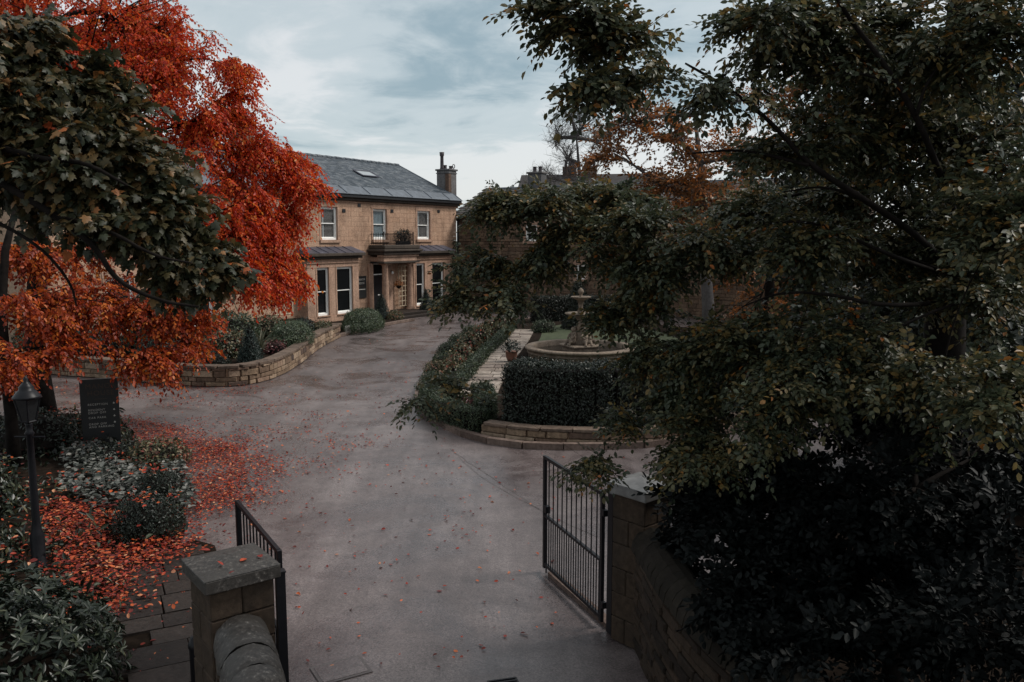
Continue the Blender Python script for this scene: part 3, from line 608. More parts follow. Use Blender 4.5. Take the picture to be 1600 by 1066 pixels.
# main chimney on the party wall
ch=MB(); ch.box(8.02,8.98,.62,1.66,6.9,9.50)
cs=bevel(ch.build('chimney',M['chim'],house),.02)
bevel(MB().box(7.94,9.06,.54,1.74,9.503,9.62).build('chimney_cap',M['chim'],cs),.02); bevel(MB().box(7.98,9.02,.58,1.70,9.3,9.36).build('chimney_band',M['chim'],cs),.01)
MB().box(8.0,8.3,.60,.9,8.0,9.28).build('chimney_brick_patch',M['brick'],cs)
MB().lathe([(.16,9.62),(.13,9.75),(.115,10.5),(.15,10.55),(.17,10.8),(.12,10.8)],12,(8.25,1.35,0)).build('tall_chimney_pot',M['pot'],cs,True)
for px_,py_,h in ((8.55,1.3,.28),(8.75,.95,.22)): MB().lathe([(.17,9.62),(.13,9.7),(.13,9.62+h),(.16,9.64+h),(.10,9.64+h)],10,(px_,py_,0)).build('chimney_pot',M['pot'],cs,True)
q=MB(); q.tube([(8.9+.13*math.cos(a),.8,9.85+.13*math.sin(a)) for a in np.linspace(0,6.29,13)],.03,5); q.tube([(8.9,.8,9.62),(8.9,.8,9.74)],.03,5); q.build('round_cowl',M['pot'],cs)
ch=MB(); ch.box(-6.9,-5.9,4.5,5.5,8.5,11.6); ch.box(-7.0,-5.8,4.4,5.6,11.603,11.75); c2=ch.build('chimney',M['brick'],house)
for k in range(3): MB().lathe([(.15,11.75),(.12,12.2),(.15,12.25)],10,(-6.65+k*.28,5,0)).build('chimney_pot',M['pot'],c2)
# things on the house front
def trellis(label,s0,s1,z0,z1,y,nx,nz):
    t=empty('trellis',hw(s0,y,z0),HR,label=label,cat='trellis',group='trellises on the house front')
    for k in range(nx): x=(s1-s0)*k/(nx-1); MB().box(x-.02,x+.02,-.04,-.015,0,z1-z0).build('slat',M['trellis'],t)
    for k in range(nz): z=(z1-z0)*k/(nz-1); MB().box(-.03,s1-s0+.03,-.012,.0,z-.02,z+.02).build('slat',M['trellis'],t)
    return t
trellis('tall cream trellis under the porch between the two columns',1.25,2.22,.5,3.05,-.19,4,9)
trellis('narrow cream trellis on the wall past the last bay window',6.75,7.7,.4,3.05,-.02,4,10)
trellis('cream trellis on the house wall half hidden by red leaves',-9.0,-7.75,.75,3.3,-.02,5,9)
def text(body,size,loc,parent,mat,name='lettering',align='LEFT',rot=(R(90),0,0),ext=.002,sp=1.0):
    cu=bpy.data.curves.new(name,'FONT'); cu.body=body; cu.size=size; cu.align_x=align; cu.extrude=ext; cu.space_character=sp; cu.space_line=1.0; cu.materials.append(mat)
    tmp=bpy.data.objects.new('tmp',cu); col.objects.link(tmp); bpy.context.view_layer.update(); me=bpy.data.meshes.new_from_object(tmp.evaluated_get(bpy.context.evaluated_depsgraph_get())); bpy.data.objects.remove(tmp)
    o=link(name,me,parent); o.location=loc; o.rotation_euler=rot; return o
ws=empty('wall_sign',hw(-2.62,-.02,1.22),HR,label='black name board fixed to the wall between bay window and front door',cat='sign')
bevel(MB().box(0,.95,-.05,0,0,1.33).build('board',M['signb'],ws),.01)
text('MANOR',.19,(.475,-.056,1.06),ws,M['letter'],align='CENTER'); text('HOUSE',.19,(.475,-.056,.84),ws,M['letter'],align='CENTER'); text('BAR',.15,(.475,-.056,.66),ws,M['lettergold'],align='CENTER')
MB().box(.12,.83,-.056,-.051,.50,.55).build('white_rule',M['letter'],ws)
wl=empty('wall_lantern',hw(.55,-.17,2.66),HR,label='small round white porch light beside the front door',cat='lantern')
MB().lathe([(.02,-.1),(.075,-.06),(.09,0),(.075,.06),(.02,.1)],10,(0,-.12,0)).build('globe',M['white'],wl,True); MB().box(-.02,.02,-.1,0,.09,.13).build('bracket',M['iron'],wl)
hb=empty('flower_basket',hw(.75,-.62,1.85),HR,label='hanging basket of orange flowers beside the front door column',cat='flower basket')
MB().lathe([(.02,-.2),(.14,-.12),(.19,0),(.02,.02)],12).build('basket',M['bark'],hb,True); MB().tube([(0,0,0),(0,0,1.4)],.008,4).build('chain',M['iron'],hb)
p,n=ell_pts((0,0,.08),(.24,.24,.2),260,rng0,-.5); a=surf_leaves(p,n,rng0,.09); link('flowers',leaves_mesh('flowers',T_SMALL,*a,M['lorg']),hb,kind='stuff')
pl=empty('balcony_planter',hw(.95,PY+.25,4.41),HR,label='dark leafy plants in a box behind the balcony railing',cat='planter')
MB().box(-.55,.55,-.15,.15,0,.22).build('trough',M['signb'],pl)
q=np.concatenate([ell_pts((x,0,.45),(.3,.2,.42),220,rng0,-.6)[0] for x in (-.45,-.1,.2,.45)]); a=surf_leaves(q,norm(rng0.normal(0,1,q.shape)),rng0,.12); link('foliage',leaves_mesh('foliage',T_LONG,*a,M['lhedge']),pl,kind='stuff')
cl=empty('wall_climber',hw(7.55,-.05,2.6),HR,label='sparse green climber on the house corner above the end trellis',cat='climbing plant')
MB().tube([(0,0,-2.5),(.05,-.04,-.5),(-.1,-.03,.6),(.05,-.03,1.9)],[.03,.025,.02,.01],5).build('stem',M['bark'],cl)
q=np.stack([rng0.normal(0,.22,420),-.05-abs(rng0.normal(0,.07,420)),rng0.uniform(-1.2,2.1,420)],1); a=surf_leaves(q,np.tile(np.array([[0,-1,.3]]),(420,1)),rng0,.12); link('foliage',leaves_mesh('foliage',T_SMALL,*a,M['lbox']),cl,kind='stuff')
# --- stone wing ------------------------------------------------------------------
E0=Vector(HP)+U2*8.35; ER=math.atan2(-.515,.857)
wing=empty('stone_wing',tuple(E0),ER,label='lower dark gritstone wing behind the trees to the right of the house',cat='building')
ww=[(9.24,9.89,2.15,3.1),(3.2,4.3,1.2,2.8),(13.2,14.2,2.1,3.3),(13.3,14.2,4.6,5.7),(5.4,6.3,4.6,5.7)]
wc=MB(); wc.box(-.3,26,.30,8,0,6.3); wc.add([(25.95,-.2,6.3),(25.95,8.2,6.3),(25.95,4,8.33),(-.25,-.2,6.3),(-.25,8.2,6.3),(-.25,4,8.33)],[(0,1,2),(4,3,5)]); wc.build('wall',M['cope'],wing)
lay(wing,'rubble',courses(-.05,26,0,6.28,[.19,.22,.26],(.28,.62),[(a-.02,b+.02,c-.02,d+.02) for a,b,c,d in ww],random.Random(9)),0,.28,300,lambda q:(0 if q[0]<11 else 1,-q[2] if q[0]<5 else abs(q[2]-3)),.018)
for a,b,c,d in ww: sash(wing,a,b,c,d,.08,'dark',True)
wr=MB().add([(-.3,-.3,6.42),(26,-.3,6.42),(26,4,8.40),(-.3,4,8.40),(-.3,8.3,6.42),(26,8.3,6.42)],[(0,1,2,3),(3,2,5,4)]).build('roof',M['slate2'],wing)
sl=MB()
for r_ in range(14):
    x=-.3-(r_%2)*.2; y0=-.3+4.3*r_/14; z0=6.42+1.98*r_/14
    while x<26:
        w=rr_.uniform(.35,.6); y1=y0+.38; z1=z0+.175; l=.05+rr_.uniform(-.01,.012)
        sl.add([(x,y0,z0+l),(x+w-.012,y0,z0+l),(x+w-.012,y1,z1+.012),(x,y1,z1+.012),(x,y0,z0),(x+w-.012,y0,z0)],[(0,1,2,3),(4,5,1,0),(1,5,2),(0,3,4)]); x+=w
sl.build('slates',M['slate2'],wr,kind='stuff')
for i in range(56): o=link('ridge_tile',rtm,wr); o.location=(-.3+i*.46,4,8.38); o.scale=(1.04,1,.9)
MB().box(-.3,26,-.42,-.28,6.28,6.42).build('gutter',M['black'],wing)
MB().tube([(-.02,-.14,0),(-.02,-.14,6.25)],.07,8).build('drainpipe',M['black'],wing)
MB().box(-.14,.10,-.28,-.02,6.0,6.26).build('pipe_hopper',M['black'],wing)
for x0 in (3.5,):
    c_=bevel(MB().box(x0,x0+1.1,3.6,4.4,7.6,9.35).build('chimney',M['chim'],wing),.02); bevel(MB().box(x0-.08,x0+1.18,3.52,4.48,9.353,9.48).build('chimney_cap',M['chim'],c_),.02)
    for k in (.35,.8): MB().lathe([(.16,9.48),(.13,9.55),(.13,9.82),(.17,9.86),(.10,9.86)],10,(x0+k,4,0)).build('chimney_pot',M['pot'],c_,True)
# far house beyond the wing
fh=empty('far_house',(6,78,0),R(-10),label='distant house roof with a row of chimneys beyond the wing',cat='house')
MB().box(-5,8,-3,3,0,8.6).build('wall',M['rubble'],fh); MB().add([(-5.2,-3.2,8.6),(8.2,-3.2,8.6),(8.2,0,10.6),(-5.2,0,10.6),(-5.2,3.2,8.6),(8.2,3.2,8.6)],[(0,1,2,3),(3,2,5,4),(0,3,4),(1,5,2)]).build('roof',M['slate2'],fh)
for x0 in (-1.3,.6):
    c_=MB().box(x0,x0+1.2,-.4,.4,9.5,11.3).build('chimney',M['brick'],fh)
    for k in (.25,.6,.95): MB().lathe([(.14,11.3),(.12,11.8),(.15,11.85)],8,(x0+k,0,0)).build('chimney_pot',M['pot'],c_)
# --- garden walls ------------------------------------------------------------------
def garden_wall(name,label,path,h,kind,hs,lens,th,cope=True,capw=.42,cape=.09,z0=0,nmax=300):
    path=smooth(path,2); L=plen(path); root=empty(name,(path[len(path)//2][0],path[len(path)//2][1],z0),label=label,cat='wall'); O=root.location
    cr_=MB()
    for a,b in zip(path[:-1],path[1:]):
        l=math.dist(a,b); cr_.obox(((a[0]+b[0])/2-O.x,(a[1]+b[1])/2-O.y,h/2-.02),l+.05,th*.6,h-.04,math.atan2(b[1]-a[1],b[0]-a[0]))
    cr_.build('wall_core',M['mortar' if kind=='gard' else 'soil'],root)
    z=0; n=0
    while z<h-.03:
        hh=random.choice(hs); hh=h-z if h-z-hh<.06 else hh; s=random.uniform(-.3,0)
        while s<L:
            l=random.uniform(*lens); sm=min(max(s+l/2,0),L); (x,y),an=path_at(path,sm)
            ra=an if name!='x' else an
            stone(root,kind,(x-O.x,y-O.y,z+hh/2),(l-.018,th+random.uniform(-.02,.03),hh-.018),ra); s+=l; n+=1
        z+=hh
    if cope:
        s=0
        while s<L:
            l=random.uniform(.55,.9); (x,y),an=path_at(path,min(s+l/2,L)); o=stone(root,'cope',(x-O.x,y-O.y,h+cape/2+random.uniform(-.004,.004)),(l-.01,capw,cape),an,'coping_stone'); s+=l
    return root
GW=[(-22,32.6),(-16.3,29.5),(-14.4,28.85),(-11.7,27.65),(-9.9,27.1),(-8.9,27.35),(-8.35,28.9),(-8.42,32.6),(-8.72,36.5),(-8.6,40.3)]
garden_wall('garden_wall','low curved garden wall of rough tan stone with flat coping beside the drive',GW,.60,'gard',[.15,.19,.22],(.25,.75),.34)
MB().slab(smooth([(-22,32.7),(-16.3,29.6),(-14.4,28.95),(-11.7,27.75),(-9.9,27.2),(-9.0,27.45),(-8.5,28.9),(-8.55,32.6),(-8.85,36.5),(-8.75,40.2),hw(-7.4,-.6)[:2],hw(-8,0)[:2],hw(-21.9,0)[:2]],1),-.05,.5).build('garden_soil',M['soil'],kind='structure')
# kerb strip in front of the house
EK=smooth([(-8.6,40.4),(-8.0,43),(-6.9,46.4),(-6.0,48.2)],2)
EK2=smooth([tuple(hw(2.4,-2.2)[:2]),tuple(hw(5,-1.9)[:2]),tuple(hw(8.2,-1.5)[:2])],1)
kb=empty('house_kerb',(-7.5,44,0)); tag(kb,kind='structure')
for P_ in (EK,EK2):
    s=0;L=plen(P_)
    while s<L: (x,y),an=path_at(P_,min(s+.45,L)); stone(kb,'kerb',(x+7.5,y-44,.07),(.89,.2,.16),an,'kerb_stone'); s+=.9
MB().slab([p for p in EK]+[hw(-2.2,-1.2)[:2],hw(-2.7,-.05)[:2],hw(-7.3,-.1)[:2]],-.05,.10).build('front_bed_soil',M['soil'],kind='structure')
MB().slab([p for p in EK2]+[hw(8.2,-.05)[:2],hw(2.5,-.05)[:2]],-.05,.10).build('front_bed_soil',M['soil'],kind='structure')
# island
IK=smooth([(7.5,22.5),(6,20.9),(4.4,19.75),(2.95,19.0),(1.04,18.85),(-.15,19.17),(-1.1,20.0),(-1.86,21.35),(-2.6,23.3),(-2.95,25.3),(-3.05,28.8),(-3.0,35.3),(-2.3,42.4),(-1.3,47.0),(1.5,49.5),(5,49)],2)
ik=empty('island_kerb',(0,30,0)); tag(ik,kind='structure')
s=0;L=plen(IK)
while s<L: (x,y),an=path_at(IK,min(s+.47,L)); stone(ik,'kerb',(x,y-30,.06),(.93,.18,.16),an,'kerb_stone'); s+=.94
MB().slab(IK+[(9.5,44),(10,30)],-.05,.09).build('island_soil',M['soil'],kind='structure')
TER=[(-.5,20.25),(1.2,19.45),(3,19.4),(5,20.3),(8,23),(9,30),(8.5,41),(4.5,46.5),(.6,44.5),(-.75,37),(-1.45,29),(-1.3,24),(-.5,21.5)]
MB().slab(TER,.0,.28).build('terrace_soil',M['soil'],kind='structure')
MB().sheet(smooth([(.7,34),(1.2,36.5),(1.6,42),(3,44.5),(6.5,44),(7.6,38),(8.2,31),(7.4,24.5),(5.5,22.2),(2,22.2),(.6,23.5),(.5,28)],1),.292).build('lawn',M['lawn'],kind='structure')
garden_wall('island_wall','low brown stone retaining wall under the big dark hedge',[(-.62,20.05),(.3,19.52),(1.25,19.27),(3,19.2),(4.6,19.95),(6.6,21.9)],.34,'gard',[.17],(.35,.8),.3,True,.34,.07)
# stone path
pv=empty('garden_path',(0,30,.29)); tag(pv,kind='structure')
PL=[(-1.02,23.6),(-.9,25.8),(-.42,31.4),(.15,36.5),(.55,41)]; s=0; L=plen(PL); k=0
while s<L:
    l=random.uniform(.55,.8); (x,y),an=path_at(PL,min(s+l/2,L)); w=1.15; split=random.uniform(-.15,.15) if random.random()<.6 else None
    ca,sa=math.cos(an+math.pi/2),math.sin(an+math.pi/2); parts=[(-w/2,split),(split,w/2)] if split is not None else [(-w/2,w/2)]
    for a,b in parts: m_=(a+b)/2; stone(pv,'pathslab',(x+ca*m_,y-30+sa*m_,.0+random.uniform(0,.012)),(l-.09,.06,b-a-.03),0,'slab').rotation_euler=(R(-90),0,an)
    s+=l
# hedges and shrubs of the island
hedge('yew_hedge','tall square dark clipped hedge standing on the low island wall',smooth([(-.05,20.75),(1.4,20.3),(3.1,20.3),(5.2,21.6)],2),1.15,.3,1.75,11,M['lhedge'],.065,750)
hedge('box_edging','low clipped box hedge curving along the kerb before the dark hedge',smooth([(-2.38,23.6),(-2.15,22.3),(-1.75,21.5),(-1.15,20.65),(-.72,20.4)],2),.55,.08,.62,12,M['lbox'],.05,1300,group='low box hedges of the island')
hedge('box_edging','short raised box hedge running back beside the stone path end',[(-.68,20.75),(-.72,22.2),(-.9,23.3)],.5,.1,.78,13,M['lbox'],.05,1200,group='low box hedges of the island')
for i,(x,y,r,lb) in enumerate(((-2.45,24.6,.42,'clipped mound at the kerb just past the curved box hedge'),(-2.6,25.9,.5,'second clipped mound along the island kerb'),(-2.66,27.5,.46,'third clipped mound along the island kerb'),(-2.68,29.3,.55,'broad clipped mound on the kerb level with the pond'),(-2.66,31.6,.5,'loose clipped mound on the kerb beyond the pond'),(-2.6,34.2,.6,'wide clipped mound where the kerb straightens'),(-2.4,37.5,.6,'clipped mound far along the kerb near the house'),(-2.0,41,.6,'last clipped mound at the far kerb facing the porch'))): dome('clipped_mound',lb,(x,y,.05),(r*.8,r*1.2,r*.62),70+i,M['lmixed' if i in (3,) else 'lbox'],.065,620,'clipped mounds along the island kerb')
hedge('box_edging','low box hedge along the edge of the stone path',[(-1.72,24.6),(-1.35,29),(-.95,33),(-.35,38),(.0,42)],.4,.1,.62,15,M['lbox'],.065,500,group='low box hedges of the island')
dome('heather','reddish flowering heather inside the curved box hedge',(-1.35,21.9,.08),(.42,.42,.42),16,M['lheath'],.05,1500,cat='heather')
isl=[(-2.15,25.2,.45,'bronze leafy shrub nearest the drive end of the box hedges'),(-1.95,26.9,.5,'leafy shrub with pale leaves between path and kerb hedge'),(-2.05,28.9,.5,'dark mound of leaves midway along the kerb hedge'),(-1.9,31.2,.55,'mottled shrub opposite the fountain beside the path'),(-1.75,34,.6,'broad shrub with red tints beyond the fountain path'),(-1.4,37.5,.6,'far low shrub where the path meets the forecourt'),(-.9,41,.6,'last shrub of the island bed nearest the house')]
for i,(x,y,r,lb) in enumerate(isl): dome('flowering_shrub',lb,(x,y,.08),(r*.8,r*1.05,r*1.15),20+i,M['lmixed'],.12,300,'shrubs in the island bed')
dome('box_ball','small round clipped bush on the lawn edge behind the fountain',(1.55,40.5,.28),(.6,.6,.45),31,M['lbox'],.07,500)
cone('columnar_yew','dark upright yew standing behind the fountain bowls',(3.35,42,.25),.75,2.6,32,.09,M['lever'],group=None)
hedge('yew_hedge','dark hedge at the back of the lawn before the wing',[(1.2,46.8),(4,48),(8,46.5)],.8,.1,1.5,33,M['lhedge'],.08,350)
# fountain
FO=(2.65,32,.29); fo=empty('fountain',FO,label='round stone fountain pond with carved figures and two raised bowls',cat='fountain')
MB().lathe([(2.02,0),(2.02,.16),(2.06,.18),(2.06,.22),(2.0,.24),(2.0,.30),(2.14,.33),(2.16,.38),(2.1,.42),(1.86,.42),(1.82,.38),(1.82,.05)],64,cap=False).build('basin',M['fount'],fo,True)
MB().lathe([(1.84,.22),(.0,.22)],48,cap=False).build('water',M['water'],fo)
pd=MB(); pd.obox((0,0,.20),1.05,1.05,.36,.4); pd.obox((0,0,.43),1.25,1.25,.09,.4); bevel(pd.build('pedestal',M['fount'],fo),.03)
MB().lathe([(.30,.47),(.24,.6),(.14,.8),(.11,1.1),(.16,1.25),(.13,1.4),(.22,1.55),(.55,1.62),(.62,1.68),(.60,1.70),(.45,1.66),(.1,1.66)],28).build('lower_bowl',M['fount'],fo,True)
MB().lathe([(.10,1.66),(.14,1.75),(.08,1.9),(.10,2.05),(.14,2.18),(.32,2.26),(.40,2.31),(.38,2.33),(.26,2.30),(.06,2.29),(.06,2.4),(.10,2.46),(.12,2.53),(.08,2.6),(.01,2.66)],24).build('upper_bowl',M['fount'],fo,True)
def blob(mb,c,r,n=8):
    pr=[(r*math.sin(a),r*-math.cos(a)) for a in np.linspace(.05,math.pi-.05,7)]; mb.lathe([(a,b) for a,b in pr],n,c)
for k in range(4):
    a=k*math.pi/2+.5; ca,sa=math.cos(a),math.sin(a); P=lambda r,t,z:(ca*r-sa*t,sa*r+ca*t,z)
    mb=MB(); blob(mb,P(.36,0,.60),.15); blob(mb,P(.33,0,.76),.13); blob(mb,P(.31,0,.88),.12); blob(mb,P(.33,0,1.06),.105)
    for t in (-1,1):
        mb.tube([P(.36,.07*t,.56),P(.54,.12*t,.62),P(.58,.13*t,.5)],[.085,.07,.05],7); mb.tube([P(.32,.12*t,.92),P(.40,.2*t,.82),P(.5,.12*t,.72)],[.055,.045,.04],6); blob(mb,P(.60,.13*t,.49),.05)
    g_=mb.build('cherub',M['fount'],fo,True); rm=g_.modifiers.new('remesh','REMESH'); rm.mode='VOXEL'; rm.voxel_size=.022; rm.use_smooth_shade=True
tp=empty('terracotta_pot',(-.02,30.4,.29),label='small terracotta urn at the edge of the pond by the path',cat='pot'); MB().lathe([(.12,0),(.2,.2),(.22,.38),(.26,.42),(.2,.42)],14).build('pot',M['terra'],tp,True)
p,n=ell_pts((0,0,.5),(.26,.26,.3),240,rng0,-.3); a=surf_leaves(p,n,rng0,.1); link('foliage',leaves_mesh('foliage',T_SMALL,*a,M['lhedge']),tp,kind='stuff')
# garden bed planting by the house
cone('conifer_cone','dark clipped cone just behind the curve of the garden wall',(-9.25,29.1,.5),.42,1.35,41)
cone('conifer_cone','second dark cone further left behind the garden wall',(-11.3,28.9,.5),.42,1.35,42)
cone('conifer_cone','green cone beside the front door under the name board',hw(-2.3,-1.75),.52,1.6,43)
cone('conifer_cone','slim cone at the far porch column before the bay',hw(2.05,-1.75,.1),.42,1.6,44)
dome('clipped_dome','large clipped grey-green dome spilling over the garden wall',(-9.05,33.9,.5),(.8,1.5,.78),45,M['ldome'],.07,700,'clipped dome shrubs')
dome('clipped_dome','small dark dome behind the larger one near the bay',(-9.65,38.2,.5),(.5,.5,.55),46,M['lcone'],.06,700,'clipped dome shrubs')
dome('clipped_dome','big clipped dome below the bay window at the end of the wall',(-7.85,43.6,.05),(1.0,2.1,.85),47,M['ldome'],.075,650,'clipped dome shrubs')
dome('low_shrub','dark low bush behind the garden wall under the red leaves',(-10.2,28.2,.5),(.5,.4,.4),48,M['lhedge'],.07,600)
for i,(x,y,r,h,lb,mt,sz) in enumerate(((-12.4,29.3,.9,.8,'dark bush left of the cones behind the garden wall','lhedge',.09),(-10.6,30.6,.9,.75,'bushy plant with mixed leaves behind the first cone','lmixed',.12),(-13.6,31.5,1.2,1.3,'tall leafy bush against the house end of the garden','lbox',.11),(-11.4,33.5,1.2,1.1,'green bush between the garden wall and the house','lbox',.11),(-10.6,36,.8,.8,'mixed leafy plant below the house trellis','lmixed',.12),(-15.5,30.6,1.1,.9,'dark spreading bush behind the left stretch of garden wall','lhedge',.10),(-8.95,31.3,.42,.4,'small red-tinged plant spilling on the garden wall coping','lheath',.08),(-9.6,35.8,.7,.5,'low leafy plant behind the large grey-green dome','lmixed',.10),(-17.8,31.8,1.2,1.2,'leafy bush at the far left end of the garden wall','lbox',.11))):
    dome('garden_shrub',lb,(x,y,.48),(r,r*.9,h),90+i,M[mt],sz,330,'shrubs behind the garden wall')
dome('low_shrub','leafy green bush in the bed before the right-hand bay',hw(3.6,-1.2,.1),(.7,.8,.55),49,M['lbox'],.09,450)
dome('low_shrub','pale leafy bush by the end trellis of the house',hw(6.3,-.9,.1),(.7,.9,.5),50,M['lmixed'],.1,350)
dome('flowering_shrub','bronze and cream bedding plants behind the wall end',(-9.0,39.0,.45),(.45,.8,.35),51,M['lmixed'],.1,450)
dome('flowering_shrub','bedding plants with pale flowers beside the porch steps',hw(-1.9,-2.4,.05),(.45,.9,.35),52,M['lmixed'],.09,500)
ph=empty('strap_leaf_plant',(-9.85,32.2,.5),label='spiky strap-leaved plant between the cone and the clipped dome',cat='plant'); lvm=[]
for k in range(46):
    a=random.uniform(0,6.283); l=random.uniform(.7,1.15); el=random.uniform(.35,1.35); mb=MB(); P_=[]
    for j in range(6): t=j/5; rr1=l*t*math.cos(el)*(1+.25*t); z=l*t*math.sin(el)-.45*t*t*l*math.cos(el); P_.append((rr1*math.cos(a),rr1*math.sin(a),z,.035*(1-t)**.6+.003))
    for j in range(5):
        p,q=P_[j],P_[j+1]; sx_,sy_=-math.sin(a),math.cos(a)
        mb.add([(p[0]-sx_*p[3],p[1]-sy_*p[3],p[2]),(p[0],p[1],p[2]-.008),(p[0]+sx_*p[3],p[1]+sy_*p[3],p[2]),(q[0]+sx_*q[3],q[1]+sy_*q[3],q[2]),(q[0],q[1],q[2]-.008),(q[0]-sx_*q[3],q[1]-sy_*q[3],q[2])],[(0,1,4,5),(1,2,3,4)])
    me=mb.mesh('leaf',M['lyucca']); at=me.attributes.new('v','FLOAT','POINT'); at.data.foreach_set('value',[random.random()]*len(me.vertices)) ; link('leaf',me,ph)
he=empty('hoop_edging',(-8.25,41.1,.1),R(78),label='low white wire hoop edging at the end of the garden wall',cat='edging')
for k in range(11): MB().tube([(k*.16-.1,0,0),(k*.16-.1,0,.3),(k*.16-.02,0,.4),(k*.16+.06,0,.3),(k*.16+.06,0,0)],.008,5).build('hoop',M['letter'],he)
# --- sign board, lamp post, left bed -----------------------------------------------
sb=empty('sign_board',(-9.88,18.72,0),math.atan2(.35,.82),label='tall black information board lettered in white standing in the left bed',cat='sign')
bevel(MB().box(0,.80,-.04,.04,.0,1.66).build('board',M['signb'],sb),.006)
for x in (.06,.74): MB().box(x-.03,x+.03,.042,.09,0,1.5).build('post',M['iron'],sb)
text('MANOR',.16,(.43,-.044,1.44),sb,M['lettergold'],align='CENTER',sp=1.15); text('HOUSE',.16,(.43,-.044,1.28),sb,M['lettergold'],align='CENTER',sp=1.15)
MB().box(.30,.56,-.0435,-.0405,1.19,1.20).build('rule',M['lettergold'],sb)
for i,(tx,z) in enumerate((('RECEPTION',1.05),('RESIDENT\nDROP OFF',.92),('CAR PARK',.74),('DROP OFF\nAND PARKING',.59))):
    text(tx,.066,(.15,-.044,z),sb,M['letter'],sp=1.25); z2=(1.08,.93,.78,.63)[i]
    MB().add([(.69,-.044,z2+.03),(.715,-.044,z2-.005),(.69,-.044,z2-.02),(.665,-.044,z2-.005)],[(0,3,2,1)]).build('arrow',M['letter'],sb)
lp=empty('lamp_post',(-6.97,11.76,0),label='black Victorian street lamp with a four-sided lantern in the left bed',cat='lamp post')
MB().lathe([(.13,0),(.13,.12),(.10,.16),(.10,.55),(.075,.62),(.055,.75),(.05,1.6),(.045,2.05),(.07,2.08),(.045,2.12),(.045,2.2),(.06,2.24)],14).build('post',M['iron'],lp,True)
MB().tube([(-.22,0,2.03),(.22,0,2.03)],.014,6).build('ladder_bar',M['iron'],lp)
lt=MB()
for k in range(4):
    a=k*math.pi/2+.5; b=a+math.pi/2; p0=(.09*math.cos(a),.09*math.sin(a),2.26); p1=(.165*math.cos(a),.165*math.sin(a),2.60); q0=(.09*math.cos(b),.09*math.sin(b),2.26); q1=(.165*math.cos(b),.165*math.sin(b),2.60)
    lt.tube([p0,p1],.013,5); lt.tube([p1,q1],.018,5); lt.tube([p0,q0],.015,5)
    MB().add([p0,q0,q1,p1],[(0,1,2,3)]).build('lantern_pane',M['glass'],lp)
lt.build('lantern_frame',M['iron'],lp)
MB().lathe([(.195,2.60),(.185,2.63),(.12,2.71),(.10,2.72),(.10,2.76),(.06,2.81),(.03,2.84),(.035,2.88),(.0,2.93)],12).build('lantern_hood',M['iron'],lp,True)
for x,y,h,lb in ((-3.15,7.85,.95,'black bollard beside the left gate pillar'),):
    b_=empty('bollard',(x,y,0),label=lb,cat='bollard'); MB().lathe([(.065,0),(.065,h-.12),(.075,h-.11),(.075,h-.06),(.06,h-.05),(.05,h),(.01,h+.015)],12).build('post',M['iron'],b_,True); MB().lathe([(.09,0),(.09,.05),(.07,.07)],12).build('foot',M['iron'],b_)
rng=np.random.default_rng(77)
LAM=[(-9.88,17.87),(-9.73,18.7),(-8.45,18.3),(-7.34,16.87),(-6.44,15.17),(-6.43,14.43),(-6.81,14.26),(-7.58,14.43),(-8.7,15.56)]; LAM2=[(-7.27,16.87),(-6.97,17.11),(-5.78,14.79),(-5.61,14.09),(-6.09,14.43)]
q=np.concatenate([polypts(LAM,3400,rng),polypts(LAM2,700,rng)]); z=.06+abs(rng.normal(.14,.07,len(q)))+.10*np.sin(q[:,0]*2.2)*np.sin(q[:,1]*1.7)*.6; keep=(np.sin(q[:,0]*3.3+1)*np.sin(q[:,1]*2.9)+rng.normal(0,.5,len(q)))>-.55; q=q[keep];z=z[keep]
pos=np.concatenate([q,np.maximum(z,.07)[:,None]],1); n=norm(rng.normal(0,.45,pos.shape)+np.array([0,0,1])); d=rng.normal(0,1,pos.shape)*np.array([1,1,.25])
tag(link('ground_cover',leaves_mesh('ground_cover',T_BEECH,pos,d,n,.12*rng.uniform(.6,1.25,len(pos)),rng.uniform(0,1,len(pos)),M['lsilver'],rng.uniform(.3,2,len(pos)))),kind='stuff',label='silver-leaved ground cover in the left bed')
BA=[(-13.62,21.7),(-11.99,22.49),(-10.85,22.49),(-8.75,18.99),(-6.54,15.56),(-5.25,13.15),(-5.45,11.59),(-4.82,9.66),(-6.27,9.66)]
q=polypts(BA,5200,rng); z=.06+abs(rng.normal(.08,.08,len(q))); k=(np.sin(q[:,0]*1.9+.4)*np.sin(q[:,1]*1.3+2)+rng.normal(0,.45,len(q)))>.05; k&=~inpoly(q,LAM); q=q[k];z=z[k]; pos=np.concatenate([q,z[:,None]],1)
tag(link('bed_undergrowth',leaves_mesh('bed_undergrowth',T_LONG,pos,rng.normal(0,1,pos.shape)+np.array([0,0,.5]),norm(rng.normal(0,.6,pos.shape)+np.array([0,0,1])),.16*rng.uniform(.6,1.3,len(pos)),rng.uniform(0,1,len(pos)),M['lrhod'],rng.uniform(.5,2,len(pos)))),kind='stuff',label='dark leafy undergrowth in the left bed')
dome('box_ball','dark clipped box ball at the bed edge with red leaves on top',(-5.95,13.1,.05),(.52,.5,.55),61,M['lhedge'],.045,2200,'box balls in the left bed')
dome('box_ball','smaller dark box ball behind the first near the drive',(-6.6,15.1,.05),(.42,.42,.42),62,M['lhedge'],.045,2000,'box balls in the left bed')
dome('low_shrub','dark low bush at the foot of the information board',(-8.6,17.6,.05),(.7,.4,.28),63,M['lhedge'],.07,700)
dome('low_shrub','dark bush beside the drive edge right of the information board',(-7.6,17.4,.05),(.6,.6,.4),64,M['lmixed'],.08,550)
dome('low_shrub','bushy dark plant left of the information board',(-10.9,18.6,.05),(1.0,.6,.75),65,M['lhedge'],.09,420)
